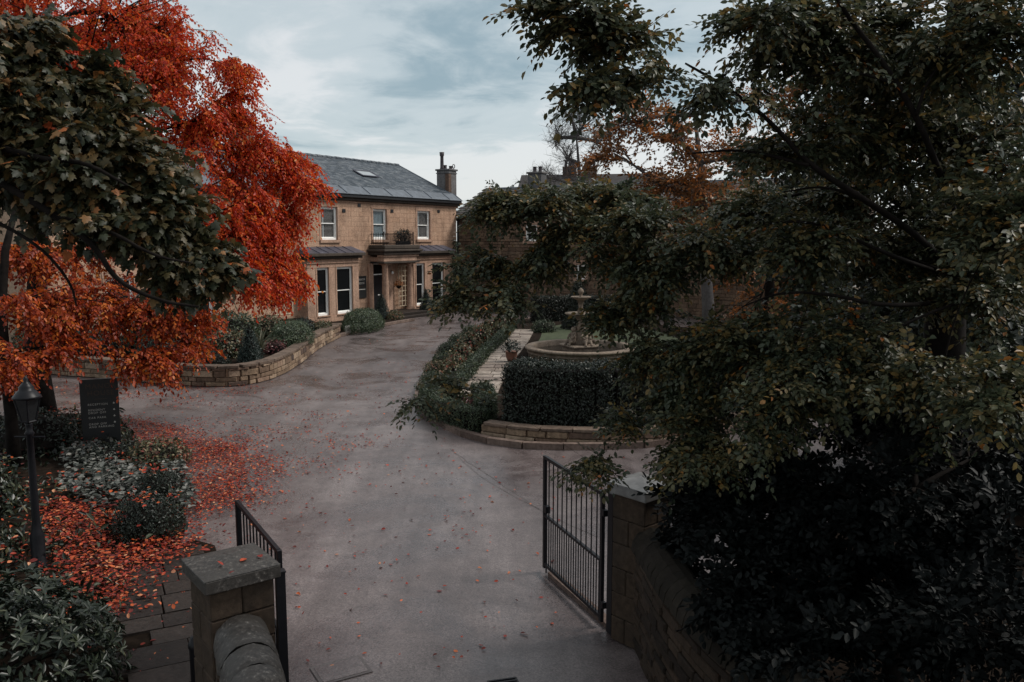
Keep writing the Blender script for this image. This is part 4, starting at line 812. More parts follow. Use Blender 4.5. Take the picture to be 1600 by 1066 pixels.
dome('low_shrub','dark evergreen bush at the far left behind the lamp post',(-9.9,14.2,.05),(1.1,.8,.8),66,M['lrhod'],.11,330)
dome('low_shrub','dark evergreen bush left of the lamp post foot',(-8.3,11.6,.05),(.8,.8,.65),67,M['lrhod'],.10,380)
# flagstones
fp=empty('paving',(-4,10,.0)); tag(fp,kind='structure'); FL=[(-5.55,11.71),(-5.2,13.01),(-4.73,12.73),(-2.5,8.01),(-4.28,8.01),(-4.82,9.66)]
MB().slab(FL,-.05,.03).build('paving_bed',M['soil'],kind='structure')
ca,sa=math.cos(R(27)),math.sin(R(27)); v_=-3.5
while v_<5:
    rh=random.choice([.42,.5,.6,.7]); u_=-3-random.random()*.5
    while u_<3:
        l=random.uniform(.5,1.0); cu,cv=u_+l/2,v_+rh/2; X=cu*ca-cv*sa; Y=cu*sa+cv*ca
        if inpoly(np.array([[X-4,Y+10]]),FL)[0]:
            stone(fp,'flag',(X,Y,.04+random.uniform(-.006,.006)),(l-.022,.05,rh-.022),0,'flagstone').rotation_euler=(R(-90),0,R(27))
        u_+=l
    v_+=rh
# --- gate, pillars, boundary walls ----------------------------------------------------
def pillar(label,c,w,h,rz,capmat,seed):
    p_=empty('gate_pillar',(c[0],c[1],0),rz,label=label,cat='gate pillar',group='stone gate pillars'); rg=random.Random(seed)
    MB().box(-w/2+.03,w/2-.03,-w/2+.03,w/2-.03,0,h-.02).build('pillar_core',M['soil'],p_)
    nc=6; hh=h/nc; sh=[stone_mesh('block',M['pil'],seed+i) for i in range(3)]
    for k in range(nc):
        sp_=rg.uniform(.42,.6) if k%2 else rg.uniform(.4,.58)
        ax=k%2
        for a,b in ((0,sp_),(sp_,1)):
            m_=(a+b)/2-.5; l=(b-a)*w
            mb=MB(); q=.003
            if ax: mb.box(m_*w-l/2+q,m_*w+l/2-q,-w/2,w/2,k*hh+q,(k+1)*hh-q)
            else: mb.box(-w/2,w/2,m_*w-l/2+q,m_*w+l/2-q,k*hh+q,(k+1)*hh-q)
            bevel(mb.build('stone',M['pil'],p_),.012)
    e_=.055; mb=MB(); mb.box(-w/2-e_,w/2+e_,-w/2-e_,w/2+e_,h,h+.13); b0=len(mb.v); W_=w/2+e_
    mb.add([(-W_,-W_,h+.131),(W_,-W_,h+.131),(W_,W_,h+.131),(-W_,W_,h+.131),(-.02,-.02,h+.20),(.02,-.02,h+.20),(.02,.02,h+.20),(-.02,.02,h+.20)],[(0,1,5,4),(1,2,6,5),(2,3,7,6),(3,0,4,7),(4,5,6,7)])
    bevel(mb.build('cap',M[capmat],p_),.012); return p_
GA=math.atan2(.447,.894)
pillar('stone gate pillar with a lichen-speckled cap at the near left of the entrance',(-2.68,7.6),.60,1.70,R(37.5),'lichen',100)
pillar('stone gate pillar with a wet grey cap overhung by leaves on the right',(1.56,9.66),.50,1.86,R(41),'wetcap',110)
def gate(label,h0,h1,up,low,open_lbl):
    d=Vector((h1[0]-h0[0],h1[1]-h0[1],0)); L=d.length; g_=empty('metal_gate',(h0[0],h0[1],0),math.atan2(d.y,d.x),label=label,cat='gate',group='open black metal gates')
    H=1.75
    for x in (0,L): MB().box(x-.028,x+.028,-.022,.022,.06,H).build('stile',M['iron'],g_)
    for z,t in ((.12,.022),(.86,.018),(H-.02,.024)): MB().box(.028,L-.028,-.02,.02,z-t,z+t).build('rail',M['iron'],g_)
    a=MB().tube([(0,0,.88),(0,0,H-.04)],.010,6).mesh('bar',M['iron']); b=MB().tube([(0,0,.14),(0,0,.84)],.009,6).mesh('bar',M['iron'])
    for k in range(1,up): o=link('bar',a,g_); o.location=(L*k/up,0,0)
    for k in range(1,low): o=link('bar',b,g_); o.location=(L*k/low,0,0)
    MB().tube([(L-.06,0,.14),(L-.06,0,-.0)],.012,6).build('drop_bolt',M['iron'],g_)
    for z in (.3,1.5): MB().box(-.085,-.03,-.03,.03,z-.04,z+.04).build('hinge',M['iron'],g_)
    MB().box(L-.12,L-.03,-.035,.035,.92,1.02).build('latch',M['iron'],g_)
    return g_
gate('black barred gate leaf standing open inside the right pillar',(1.13,10.03),(.48,11.76),12,24,'')
gate('black barred gate leaf partly hidden behind the left pillar',(-2.36,8.10),(-3.31,9.70),12,24,'')
for c,w,h,lb in (((1.25,9.86),.11,1.78,'black square steel post between the open gate and right pillar'),((-2.22,7.62),.085,1.72,'black square steel post against the left pillar')):
    gp=empty('gate_post',(c[0],c[1],0),GA,label=lb,cat='post'); MB().box(-w/2,w/2,-w/2,w/2,0,h).build('shaft',M['iron'],gp); MB().box(-w/2-.006,w/2+.006,-w/2-.006,w/2+.006,h,h+.015).build('cap',M['iron'],gp)
# step edge under the right gate
stt=MB(); stt.slab([(.52,11.62),(1.2,9.95),(1.32,10.0),(.64,11.68)],-.02,.05); stt.build('threshold_kerb',M['kerb'],kind='structure')
# left boundary wall with half-round coping
lwp=smooth([(-2.50,7.28),(-2.28,6.8),(-2.05,6.3),(-1.8,5.6),(-1.5,4.6)],2)
lw=garden_wall('boundary_wall','rough stone boundary wall with rounded mossy coping by the left pillar',lwp,1.20,'pil',[.14,.17],(.25,.5),.40,False)
s=0;L=plen(lwp);O=lw.location
while s<L:
    l=random.uniform(.30,.42); (x,y),an=path_at(lwp,min(s+l/2,L)); mb=MB(); n=12; rr2=.255+random.uniform(-.01,.01)
    prof=[(rr2*math.cos(a),rr2*math.sin(a)*1.05) for a in np.linspace(0,math.pi,n)]
    V=[];F=[]
    for xx,sc2 in ((-l/2+.006,.93),(-l/2+.04,1),(l/2-.04,1),(l/2-.006,.93)): V+= [(xx,p*sc2+random.uniform(-.006,.006),q*sc2+random.uniform(-.006,.006)) for p,q in prof]
    for j in range(3):
        for k in range(n-1): F.append((j*n+k,j*n+k+1,(j+1)*n+k+1,(j+1)*n+k))
    F+= [tuple(range(n)),tuple(range(4*n-1,3*n-1,-1))]
    o=MB().add(V,F).build('coping_stone',M['lichen'],lw,True); o.location=(x-O.x,y-O.y,1.21); o.rotation_euler=(0,0,an); s+=l
# right boundary wall, curving towards the road
rwp=smooth([(1.62,9.38),(1.66,8.9),(1.70,8.2),(1.84,7.3),(2.08,6.5),(2.5,5.6),(3.0,4.8)],2)
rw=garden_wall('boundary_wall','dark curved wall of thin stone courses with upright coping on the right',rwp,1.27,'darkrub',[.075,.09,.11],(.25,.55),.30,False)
s=0;L=plen(rwp);O=rw.location
while s<L:
    l=random.uniform(.13,.2); (x,y),an=path_at(rwp,min(s+l/2,L)); mb=MB(); n=9; P=[(.23*math.cos(a),.26*math.sin(a)) for a in np.linspace(0,math.pi,n)]
    V=[(-l/2+.006,p,q) for p,q in P]+[(l/2-.006,p*random.uniform(.95,1.02),q*random.uniform(.93,1.03)) for p,q in P]; F=[(k,k+1,n+k+1,n+k) for k in range(n-1)]+[tuple(range(n)),tuple(range(2*n-1,n-1,-1))]
    o=MB().add(V,F).build('coping_stone',M['darkcope'],rw); o.location=(x-O.x,y-O.y,1.27); o.rotation_euler=(0,0,an); s+=l
# drain details
dc=empty('drain_cover',(-1.95,8.95,0),R(30),label='square iron access cover set in the tarmac near the left pillar',cat='drain cover'); MB().box(-.3,.3,-.22,.22,-.03,.002).build('frame',M['patch'],dc); MB().box(-.26,.26,-.18,.18,.0021,.006).build('lid',M['asphalt'],dc)
gr=empty('drain_grate',(-.08,8.62,0),R(15),label='small black gully grate at the bottom edge of the drive',cat='drain grate'); MB().box(-.17,.17,-.14,.14,-.03,.001).build('frame',M['iron'],gr)
for k in range(5): MB().box(-.15,.15,-.11+k*.055-.012,-.11+k*.055+.012,.0015,.012).build('bar',M['iron'],gr)
# --- fallen leaves -----------------------------------------------------------------------
Z={'dense_drift': [(-10.85,22.49),(-8.34,20.81),(-6.43,18.99),(-5.54,16.87),(-5.0,14.79),(-5.28,14.26),(-5.26,13.3),(-6.54,15.56),(-8.75,18.99)],'bed_low': [(-8.64,14.79),(-7.46,14.43),(-5.14,12.87),(-5.04,13.3),(-4.94,12.33),(-5.45,11.59),(-4.94,9.91),(-5.8,10.74),(-6.66,11.59)],'drift_edge': [(-8.18,20.81),(-5.71,19.6),(-4.55,16.41),(-4.59,14.43),(-5.06,14.79),(-5.54,16.87)],'mid': [(-12.09,25.79),(-7.82,26.34),(-4.94,22.49),(-2.99,18.99),(-3.55,15.98),(-4.46,15.17),(-5.64,17.87),(-8.37,21.32)],'left_far': [(-15.94,28.8),(-11.81,27.52),(-9.39,26.12),(-11.62,24.76),(-12.89,23.35)],'road': [(-9.27,25.79),(-4.16,33.44),(-1.54,19.6),(0.51,15.98),(0.47,11.59),(1.25,9.66),(-1.72,8.76),(-2.61,8.9),(-4.71,14.43)],'flag': [(-5.66,12.07),(-4.79,12.07),(-3.51,8.68),(-4.29,8.68)],'wallfoot': [(-11.7,27.76),(-9.96,27.15),(-8.74,28.01),(-8.37,26.8),(-9.51,25.9),(-11.11,26.34)],'bed_all': [(-13.62,21.7),(-11.99,22.49),(-10.85,22.49),(-8.75,18.99),(-6.54,15.56),(-5.25,13.15),(-5.45,11.59),(-4.82,9.66),(-6.27,9.66)]}
rng=np.random.default_rng(5); Q=[];Zz=[];S=[]
def clump(q,f,th,rng): return q[(np.sin(q[:,0]*f+q[:,1]*.7)*np.sin(q[:,1]*f*1.2-q[:,0]*.5)+rng.normal(0,.6,len(q)))>th]
for nm,n,z,zs,th in (('dense_drift',10500,.012,.04,-.9),('bed_low',5600,.075,.06,-.9),('drift_edge',1700,.0,.012,-.4),('mid',3300,0,.01,.1),('left_far',1300,0,.01,0),('wallfoot',220,0,.02,-2),('road',1000,0,.008,-.2),('flag',75,.055,.006,-2)):
    q=polypts(Z[nm],n,rng); q=clump(q+rng.normal(0,.06 if nm in ('flag','wallfoot') else .38,q.shape)*(rng.random((len(q),1))<.5),1.6,th,rng); Q.append(q); Zz.append(z+abs(rng.normal(0,zs,len(q)))); S.append(np.full(len(q),.056 if nm!='bed_low' else .066))
q=clump(polypts(BA,1500,rng),1.4,.1,rng); Q.append(q); Zz.append(.2+abs(rng.normal(0,.10,len(q)))); S.append(np.full(len(q),.09))
q=polypts([(-12,8),(-1,8),(3,13),(3,18),(-1,19),(-3,26),(-3,44),(-8,40),(-8,29),(-16,28),(-16,24)],380,rng); Q.append(q); Zz.append(np.zeros(len(q))); S.append(np.full(len(q),.07))
Q=np.concatenate(Q);Zz=np.concatenate(Zz);S=np.concatenate(S); keep=~(inpoly(Q,BG)&(Zz<.06)); Q,Zz,S=Q[keep],Zz[keep],S[keep]
pos=np.concatenate([Q,(Zz+.004)[:,None]],1); n=norm(rng.normal(0,.28,pos.shape)+np.array([0,0,1.])); d=rng.normal(0,1,pos.shape)*np.array([1,1,.12])
v=np.clip(rng.beta(1.25,1.6,len(pos)),0,1)
tag(link('fallen_leaves',leaves_mesh('fallen_leaves',T_BEECH,pos,d,n,S*rng.uniform(.55,1.3,len(pos)),v,M['lfall'],rng.uniform(-1,3,len(pos)))),kind='stuff',label='red and orange fallen leaves drifted on drive and bed')
# leaves lying on cap, hedge and box balls
top=[(-2.68+rng.normal(0,.18),7.6+rng.normal(0,.18),1.88) for _ in range(7)]+[(-5.95+rng.normal(0,.22),13.1+rng.normal(0,.22),.73+rng.uniform(-.03,.03)) for _ in range(40)]+[(-6.6+rng.normal(0,.2),15.1+rng.normal(0,.2),.58) for _ in range(30)]+[(rng.uniform(-6.6,-3.6),rng.uniform(8.6,10.5),rng.uniform(.8,1.3)) for _ in range(30)]
# --- trees -----------------------------------------------------------------------------------
B_=np.array
make_tree('copper_beech','tall copper beech with drooping red and orange leaves standing by the left drive','tree',(-13.0,22.6,0),[(-13.0,22.6,-.1),(-13.02,22.6,1.2),(-12.9,22.5,3),(-12.6,22.4,5.2),(-12.0,22.4,7.2),(-11.4,22.6,9.2),(-11,22.8,10.8)],[.40,.30,.26,.23,.19,.14,.07],[(-13.78,24.0,11.65,1.8,1.5,1.0,18),(-7.07,21.5,5.31,0.9,0.8,0.7,16),(-6.68,22.0,5.86,0.8,0.7,0.6,13),(-13.17,24.0,10.37,2.4,2,1.8,46),(-10.38,23.0,10.47,2.2,2,1.5,46),(-10.8,22.0,9.44,1.8,1.5,1.4,30),(-9.14,21.5,8.88,1.5,1.4,1.2,24),(-8.92,22.5,10.19,1.2,1.4,0.9,18),(-8.43,22.0,9.37,1.4,1.4,1.0,18),(-7.29,22.0,9.21,0.8,1,0.6,11),(-6.92,22.3,8.54,0.5,0.7,0.45,6),(-8.07,21.5,7.78,1.5,1.5,1.2,24),(-7.17,22.0,8.01,0.85,0.9,0.7,10),(-6.88,22.5,6.92,1.2,1.2,0.9,20),(-6.09,23.0,6.45,0.9,0.9,0.6,12),(-6.03,23.0,5.59,0.7,0.9,0.9,12),(-6.44,22.5,4.9,1.0,1.1,1.1,18),(-6.13,22.5,4.04,0.7,0.8,0.8,14),(-6.75,22.0,4.06,1.0,0.9,0.9,16),(-6.17,22.0,3.64,0.5,0.6,0.35,8),(-5.99,23.0,6.97,0.8,0.8,0.55,13),(-5.43,23.0,6.37,0.4,0.5,0.35,6),(-6.44,22.5,7.39,0.6,0.6,0.4,8),(-7.35,21.0,5.53,1.6,1.5,1.3,26),(-9.48,21.0,7.25,2.0,1.6,1.6,30),(-11.2,21.0,7.56,2,1.6,1.6,22),(-6.85,21.0,4.02,0.9,1,0.7,12)],T_BEE2,M['lred'],M['bark'],12,.54,.092,17,101,droop=.45,flat=.4,sv=.6,parts=300,hang=.55,limb_r=.075,ld=.7)
make_tree('sycamore','near sycamore with large dark olive and tan leaves hanging in at the upper left','tree',(-7.6,6.6,0),[(-7.6,6.6,-.1),(-7.55,6.6,1.5),(-7.4,6.6,3.2),(-7.1,6.6,4.6),(-6.6,6.6,5.6),(-6.1,6.7,6.6),(-5.8,6.8,7.6)],[.42,.34,.30,.25,.2,.14,.08],[(-4.02,6.6,6.36,0.5,0.5,0.45,12),(-3.94,7.0,6.5,0.42,0.5,0.3,10),(-3.76,6.8,6.11,0.5,0.5,0.4,14),(-3.36,6.8,5.96,0.4,0.45,0.33,13),(-3.15,6.6,5.66,0.4,0.5,0.33,13),(-2.92,6.6,5.4,0.36,0.45,0.3,13),(-2.72,6.6,5.1,0.28,0.4,0.26,11),(-2.57,6.7,4.84,0.22,0.3,0.18,8),(-2.44,6.7,4.66,0.13,0.2,0.1,4),(-2.67,6.6,4.69,0.22,0.3,0.13,7),(-2.85,6.4,5.02,0.36,0.4,0.26,11),(-3.14,6.4,5.43,0.45,0.5,0.38,15),(-3.57,6.4,5.52,0.5,0.5,0.42,15),(-3.83,6.3,5.79,0.5,0.5,0.5,12),(-3.94,6.6,5.4,0.4,0.5,0.22,7),(-3.26,6.5,5.19,0.3,0.4,0.16,5),(-2.85,6.6,4.85,0.2,0.3,0.08,3)],T_MAPLE,M['lsyc'],M['bark'],7,.27,.070,25,102,droop=.25,flat=.8,sv=.5,parts=300,hang=.25,limb_r=.05,ld=.55,limbs=[([(-4.09,6.3,5.47),(-3.69,6.1,5.29),(-3.24,6.0,5.04),(-2.98,6.0,4.83),(-2.88,6.05,4.58),(-2.59,6.1,4.43),(-2.34,6.2,4.38)],0.035,0.008),([(-4.07,6.3,5.65),(-3.35,6.0,5.44),(-3.01,5.95,5.43),(-2.73,6.0,5.26)],0.03,0.008),([(-3.24,6.0,5.04),(-2.86,5.95,4.95),(-2.57,6.0,4.76),(-2.34,6.1,4.71)],0.02,0.006),([(-3.96,6.2,5.09),(-3.45,6.1,4.85),(-3.23,6.1,4.57),(-3.2,6.1,4.39)],0.016,0.006)])
make_tree('beech','large dark green beech arching over the right side with brown-tinged leaves','tree',(5.3,10,.4),[(5.3,10,.3),(5.25,10,1.6),(5.2,9.9,3.2),(5.1,9.8,4.6),(5.0,9.7,6),(4.9,9.5,7.4),(4.7,9.2,8.6)],[.34,.27,.24,.21,.17,.12,.06],[(0.83,10.4,5.42,0.45,0.5,0.13,9),(1.28,10.2,5.4,0.45,0.5,0.14,9),(1.19,9.6,3.94,0.26,0.4,0.2,6),(1.45,9.4,4.18,0.3,0.4,0.2,7),(4.7,9.5,5.19,0.8,0.6,0.5,20),(5.21,9.0,5.04,0.7,0.6,0.5,16),(3.6,9.5,5.4,0.8,0.6,0.5,18),(2.74,9.5,5.19,0.7,0.6,0.4,16),(4.58,9.0,6.3,0.8,0.6,0.5,18),(3.56,9.0,6.43,0.8,0.6,0.5,16),(0.39,6.6,6.62,0.28,0.35,0.16,8),(0.73,6.8,6.5,0.38,0.5,0.18,9),(0.64,6.6,6.08,0.16,0.2,0.1,5),(0.99,6.8,6.18,0.26,0.35,0.12,5),(1.77,7.2,6.13,0.36,0.5,0.2,4),(2.02,7.2,6.67,0.35,0.5,0.24,7),(2.54,7.6,6.63,0.75,0.8,0.5,24),(3.56,8.0,6.72,0.9,0.9,0.6,28),(4.06,7.2,6.54,0.8,0.8,0.6,24),(2.47,7.8,5.72,0.55,0.6,0.36,12),(3.42,8.4,5.78,0.9,0.8,0.6,26),(4.22,8.0,5.74,0.9,0.9,0.6,26),(3.84,6.4,5.09,0.6,0.6,0.5,16),(1.4,9.2,5.07,0.5,0.6,0.22,11),(2.17,8.6,4.77,0.7,0.7,0.32,18),(2.75,8.0,4.84,0.7,0.7,0.42,22),(4.13,9.0,4.69,0.9,0.8,0.55,24),(4.62,8.0,4.35,0.8,0.8,0.6,20),(-0.19,10.2,5.21,0.34,0.5,0.2,9),(0.12,10.4,5.37,0.3,0.4,0.12,7),(0.46,10.0,5.24,0.55,0.6,0.24,13),(0.97,9.8,4.97,0.5,0.6,0.22,10),(-0.31,10.0,4.6,0.34,0.5,0.28,10),(0.31,10.0,4.71,0.45,0.5,0.26,11),(-0.61,9.6,4.23,0.14,0.3,0.12,5),(-0.15,9.6,4.2,0.26,0.4,0.12,6),(1.25,9.6,4.68,0.4,0.6,0.15,6),(1.59,9.0,4.56,0.5,0.6,0.35,15),(-0.73,9.3,3.3,0.14,0.25,0.04,2),(1.03,9.5,4.11,0.13,0.25,0.11,4),(-1.04,9.2,3.07,0.06,0.1,0.03,1),(1.87,8.6,3.64,0.5,0.6,0.4,20),(1.43,9.0,3.58,0.2,0.3,0.22,5),(2.36,8.0,3.85,0.7,0.7,0.45,24),(1.82,8.6,3.1,0.4,0.45,0.28,15),(1.29,8.9,2.89,0.2,0.3,0.16,5),(0.85,8.6,2.51,0.16,0.2,0.05,3),(1.76,8.6,2.68,0.12,0.2,0.08,3),(1.89,8.0,2.84,0.5,0.5,0.38,17),(2.38,7.6,3.31,0.6,0.6,0.45,18),(3.07,7.6,3.79,0.75,0.7,0.5,20),(3.66,7.0,3.65,0.7,0.7,0.5,15),(3.64,6.0,3.69,0.4,0.5,0.4,9)],T_BEE2,M['lbee'],M['bark'],11,.34,.067,21,103,droop=.22,flat=1.0,sv=.35,parts=300,hang=.12,limb_r=.045,ld=.3,attach_lo=.3,limbs=[([(4.69,9.0,4.56),(4.08,8.3,4.87),(3.25,7.7,5.22),(2.59,7.4,5.52),(2.25,7.3,5.85),(1.84,7.2,6.13),(1.43,7.1,6.32)],0.042,0.008),([(2.59,7.4,5.52),(2.04,7.5,5.67),(1.63,7.7,5.65)],0.02,0.006),([(3.25,7.7,5.22),(2.82,7.6,5.36),(2.51,7.8,5.31)],0.018,0.006),([(4.67,8.9,5.17),(3.77,7.5,5.5),(3.41,7.2,5.92),(3.08,7.2,6.39),(2.76,7.2,6.75),(2.59,7.2,7.05)],0.036,0.012),([(3.41,7.2,5.92),(3.44,7.1,6.21),(3.74,7.2,6.49)],0.018,0.006),([(3.22,7.2,6.18),(2.88,7.3,6.3),(2.54,7.4,6.27)],0.016,0.005),([(4.59,8.8,4.5),(3.46,7.8,4.75),(2.87,7.7,5.02),(2.47,7.9,5.05),(2.19,8.2,4.9)],0.024,0.006),([(4.64,8.6,4.24),(3.4,7.6,4.26),(2.93,7.6,4.38),(2.52,7.8,4.39),(2.22,8.0,4.23)],0.026,0.006)])
make_tree('evergreen_shrub','black-green glossy evergreen mass behind the right boundary wall','shrub',(3.6,7.4,.45),[(3.6,7.4,.4),(3.6,7.4,1.0),(3.65,7.4,1.8),(3.7,7.4,2.6)],[.12,.10,.08,.04],[(1.92,8.7,1.48,0.28,0.3,0.35,10),(3.61,9.2,2.9,0.6,0.6,0.45,16),(4.54,9.4,3.3,0.7,0.6,0.5,14),(1.89,6.9,1.75,0.3,0.3,0.25,12),(2.13,6.4,1.54,0.32,0.3,0.25,12),(3.27,7.4,1.77,0.8,0.6,0.6,20),(4.28,7.6,1.69,0.8,0.6,0.7,20),(2.81,7.8,1.86,0.6,0.5,0.5,18),(2.12,8.9,1.88,0.28,0.35,0.35,11),(2.17,9.0,2.29,0.28,0.35,0.3,9),(2.69,8.8,2.13,0.3,0.3,0.3,10),(1.95,7.9,2.28,0.5,0.5,0.5,16),(2.11,7.3,1.94,0.5,0.5,0.5,15),(2.65,7.6,2.57,0.7,0.6,0.6,22),(2.47,6.8,1.68,0.5,0.5,0.5,14),(3.32,7.2,2.46,0.8,0.7,0.7,22),(2.72,6.3,1.49,0.5,0.5,0.5,12),(4.02,7.0,2.41,0.8,0.8,0.8,20),(3.27,6.2,1.86,0.7,0.6,0.6,16),(3.8,6.0,1.86,0.7,0.6,0.7,14),(4.1,8.4,2.87,0.9,0.8,0.7,16),(4.85,8.0,2.84,0.9,0.8,0.8,12)],T_BEE2,M['lholl'],M['bark'],9,.26,.080,19,104,droop=.1,flat=.5,sv=.6,parts=300,hang=-.05,limb_r=.03,ld=.1,attach_lo=0)
make_tree('autumn_maple','orange-brown autumn tree beyond the lawn behind the dark beech','tree',(8.6,36,.05),[(8.6,36,0),(8.5,36,2),(8.3,36,4),(8.2,36,6),(8.0,36,8),(7.7,36,10)],[.3,.26,.22,.18,.12,.06],[(5.13,36.0,9.72,1.8,1.8,1.3,16),(6.77,36.0,9.2,2,2,1.6,18),(4.34,36.0,8.4,1.4,1.4,1.2,10),(7.7,35.0,6.48,1.7,1.6,1.5,16),(6.27,36.0,7.06,2.0,1.8,1.6,16),(9.51,36.0,8.13,2.4,2,2,18),(7.25,34.0,5.41,1.2,1.2,0.8,8),(12.78,38.0,11.1,3,2.5,2.4,20),(17.13,38.0,9.71,3.4,3,2.8,20),(21.45,38.0,9.16,3.4,3,2.8,14)],T_SMALL,M['lorg'],M['barkg'],9,.9,.20,11,105,droop=.15,flat=.5,sv=.4,parts=0,limb_r=.09,ld=.2)
bl=[(5.6,66,9.3,1.8,1.6,1.4,22),(4.2,66,11,1.3,1.4,1.6,22),(7,66,12,1.6,1.5,1.8,22),(5.4,66,13.2,1.4,1.4,1.4,20),(2.8,65,9.4,.9,.9,.9,12),(3.4,66,12.4,1.3,1.4,1.6,22),(4.5,66,14.2,1.3,1.2,1.3,18)]
make_tree('bare_tree','leafless grey tree standing against the sky behind the wing','tree',(5.5,66,0),[(5.5,66,0),(5.5,66,3),(5.45,66,6),(5.4,66,8.5),(5.2,66,10.5),(5.0,66,12.5)],[.34,.28,.22,.17,.12,.06],bl,T_SMALL,M['lorg'],M['barkg'],3,1.1,.1,6,106,limb_r=.15,bare=True)
make_tree('bare_tree','small leafless tree behind the wing chimney','tree',(1.6,64,0),[(1.6,64,0),(1.6,64,4),(1.6,64,7),(1.5,64,8.6)],[.2,.16,.1,.05],[(1.2,64,9.2,.8,.8,.9,8),(2.6,64,8.9,.8,.8,.7,7)],T_SMALL,M['lorg'],M['barkg'],3,.7,.1,6,107,limb_r=.12,bare=True)
# dark trees closing the view on the right and left
for i,(x,y,h,r,lb) in enumerate(((13,19,9,2.8,'dark dense tree behind the beech at the far right'),(9.2,24,8.5,2.6,'dark dense tree behind the beech nearer the lawn'),(17,28,11,3.5,'tall dark tree at the right edge beyond the others'),(13,42,10,3.2,'dark tree right of the orange maple by the lawn'),(9.5,16.5,5.5,2.0,'low dark tree just behind the right bank'),(7.6,13.2,4.6,1.7,'dark bushy tree on the bank behind the beech trunk'),(11.5,12,6.5,2.3,'dark bushy tree at the right edge on the bank'))):
    rg=np.random.default_rng(200+i); lob=[(x+rg.normal(0,r*.5),y+rg.normal(0,r*.4),z,r*.62,r*.6,h*.13,13) for z in np.linspace(h*.12,h*.92,9)]
    make_tree('dark_tree',lb,'tree',(x,y,.0),[(x,y,-.05),(x,y,h*.3),(x+.1,y,h*.6),(x+.1,y,h*.85)],[.28,.22,.15,.06],lob,T_SMALL,M['lever'] if i!=3 else M['lorg'],M['bark'],9,.85,.245 if i<4 else .20,8,210+i,droop=.2,flat=.6,limb_r=.07,ld=.3,group='dark trees closing the right side')
for i,(x,y,h,r,lb) in enumerate(((-24,34,7,2.6,'dark tree behind the copper beech at the left edge'),(-21,26,3.0,2.0,'dark bush at the far left end of the drive'))):
    rg=np.random.default_rng(300+i); lob=[(x+rg.normal(0,r*.5),y+rg.normal(0,r*.4),z,r*.6,r*.6,h*.14,12) for z in np.linspace(h*.12,h*.9,7)]
    make_tree('dark_tree',lb,'tree',(x,y,0),[(x,y,-.05),(x,y,h*.3),(x,y,h*.6),(x,y,h*.85)],[.22,.18,.12,.05],lob,T_SMALL,M['lever'],M['bark'],9,.8,.2,12,310+i,droop=.2,flat=.6,limb_r=.06,ld=.3,group='dark trees closing the left side')
make_tree('shaded_copper_beech','low copper beech foliage with shade put into its leaf colour, on a slim dark trunk behind the lamp post','tree',(-10.55,17.2,0),[(-10.55,17.2,-.05),(-10.56,17.2,1.2),(-10.6,17.2,2.4),(-10.65,17.3,3.4),(-10.6,17.5,4.6),(-10.4,17.7,5.6)],[.14,.12,.11,.10,.08,.05],[(-7.53,19.5,2.96,0.6,0.5,0.4,8),(-7.37,19.0,2.41,0.35,0.35,0.2,4),(-10.25,17.5,3.56,1.5,1.4,1.0,20),(-9.41,18.5,3.49,1.4,1.4,1.0,18),(-8.14,18.5,3.2,1.2,1.2,0.9,17),(-7.53,19.0,3.74,1.0,1,0.7,11),(-7.83,18.5,2.33,0.65,0.7,0.4,9),(-8.2,18.2,2.23,0.5,0.5,0.35,6),(-9.88,16.5,2.48,0.9,0.8,0.5,11),(-9.37,17.5,2.61,0.8,0.8,0.45,9),(-11.34,19.0,4.47,1.4,1.2,1.0,14),(-10.4,20.0,4.6,1.4,1.2,0.9,14)],T_BEE2,M['lred_shaded'],M['bark'],11,.5,.10,15,320,droop=.4,flat=.5,sv=.45,parts=300,hang=.4,limb_r=.045,ld=.6)  # crown is lower copper beech foliage, its shade coloured into the leaves
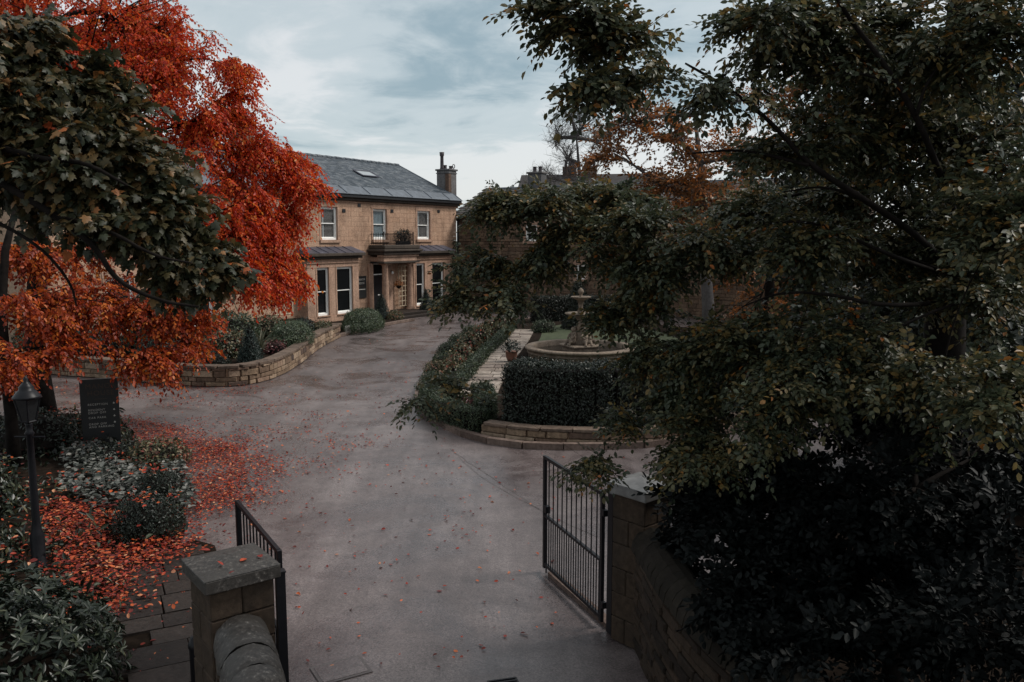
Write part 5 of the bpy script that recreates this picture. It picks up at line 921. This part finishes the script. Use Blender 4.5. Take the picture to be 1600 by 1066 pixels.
# rhododendron in the near left corner: whorls of long leaves on a rounded bush
rng=np.random.default_rng(401); c=np.array([-5.75,8.45,.25]); rad=np.array([1.45,1.3,.98])
w=norm(rng.normal(0,1,(760,3))); w=w[w[:,2]>-.25]; wp=c+w*rad*rng.uniform(.86,1.06,(len(w),1)); wn=norm(w/rad+np.array([0,0,.35])+rng.normal(0,.25,w.shape))
P=[];D=[];N=[];S=[];V=[]
for p,nn in zip(wp,wn):
    k=rng.integers(6,10); x=norm(np.cross(nn,np.array([.3,.5,.8]))); y=np.cross(nn,x); vv=rng.uniform(0,1)
    for j in range(k):
        a=6.283*j/k+rng.normal(0,.2); dd=(x*math.cos(a)+y*math.sin(a))*.85+nn*rng.uniform(.1,.6); P.append(p+nn*rng.normal(0,.02)); D.append(dd); N.append(nn+rng.normal(0,.15,3)-dd*.2); S.append(.118*rng.uniform(.7,1.2)); V.append(min(1,max(0,vv*.6+rng.uniform(0,.4))))
w2=norm(rng.normal(0,1,(2600,3))); p2=c+w2*rad*rng.uniform(.6,.9,(2600,1)); P=np.array(P);D=np.array(D);N=np.array(N);S=np.array(S);V=np.array(V)
P=np.concatenate([P,p2]);D=np.concatenate([D,rng.normal(0,1,p2.shape)]);N=np.concatenate([N,w2+rng.normal(0,.3,p2.shape)]);S=np.concatenate([S,np.full(2600,.13)]);V=np.concatenate([V,rng.uniform(0,.5,2600)])
rh=empty('rhododendron',(-5.75,8.45,.05),label='glossy green rhododendron bush in the near left corner',cat='shrub'); bpy.context.view_layer.update()
idx,mask=split_near(P[:len(P)-2600],S[:len(P)-2600],300); mk=np.ones(len(P),bool); mk[idx]=False
leaf_parts(rh,leaf_variants('leaf',T_LONG,M['lrhod'],rng),idx,P,D,N,S,V)
link('foliage',leaves_mesh('foliage',T_LONG,P[mk]-np.array(rh.location),D[mk],N[mk],S[mk],V[mk],M['lrhod'],rng.uniform(.3,2,mk.sum())),rh,kind='stuff')
st=MB()
for k in range(14): q=c+norm(rng.normal(0,1,3)*np.array([1,1,.6]))*rad*.75; st.tube([(0,0,-.05),tuple((q-np.array(rh.location))*np.array([.5,.5,.6])),tuple(q-np.array(rh.location))],[.04,.028,.012],5)
st.build('stems',M['bark'],rh)
tp_=np.array(top); tag(link('resting_leaves',leaves_mesh('resting_leaves',T_BEECH,tp_,rng.normal(0,1,tp_.shape)*np.array([1,1,.2]),norm(rng.normal(0,.3,tp_.shape)+np.array([0,0,1])),.08*rng.uniform(.7,1.2,len(tp_)),rng.uniform(.2,.9,len(tp_)),M['lfall'])),kind='stuff',label='red leaves resting on pillar cap and box balls')
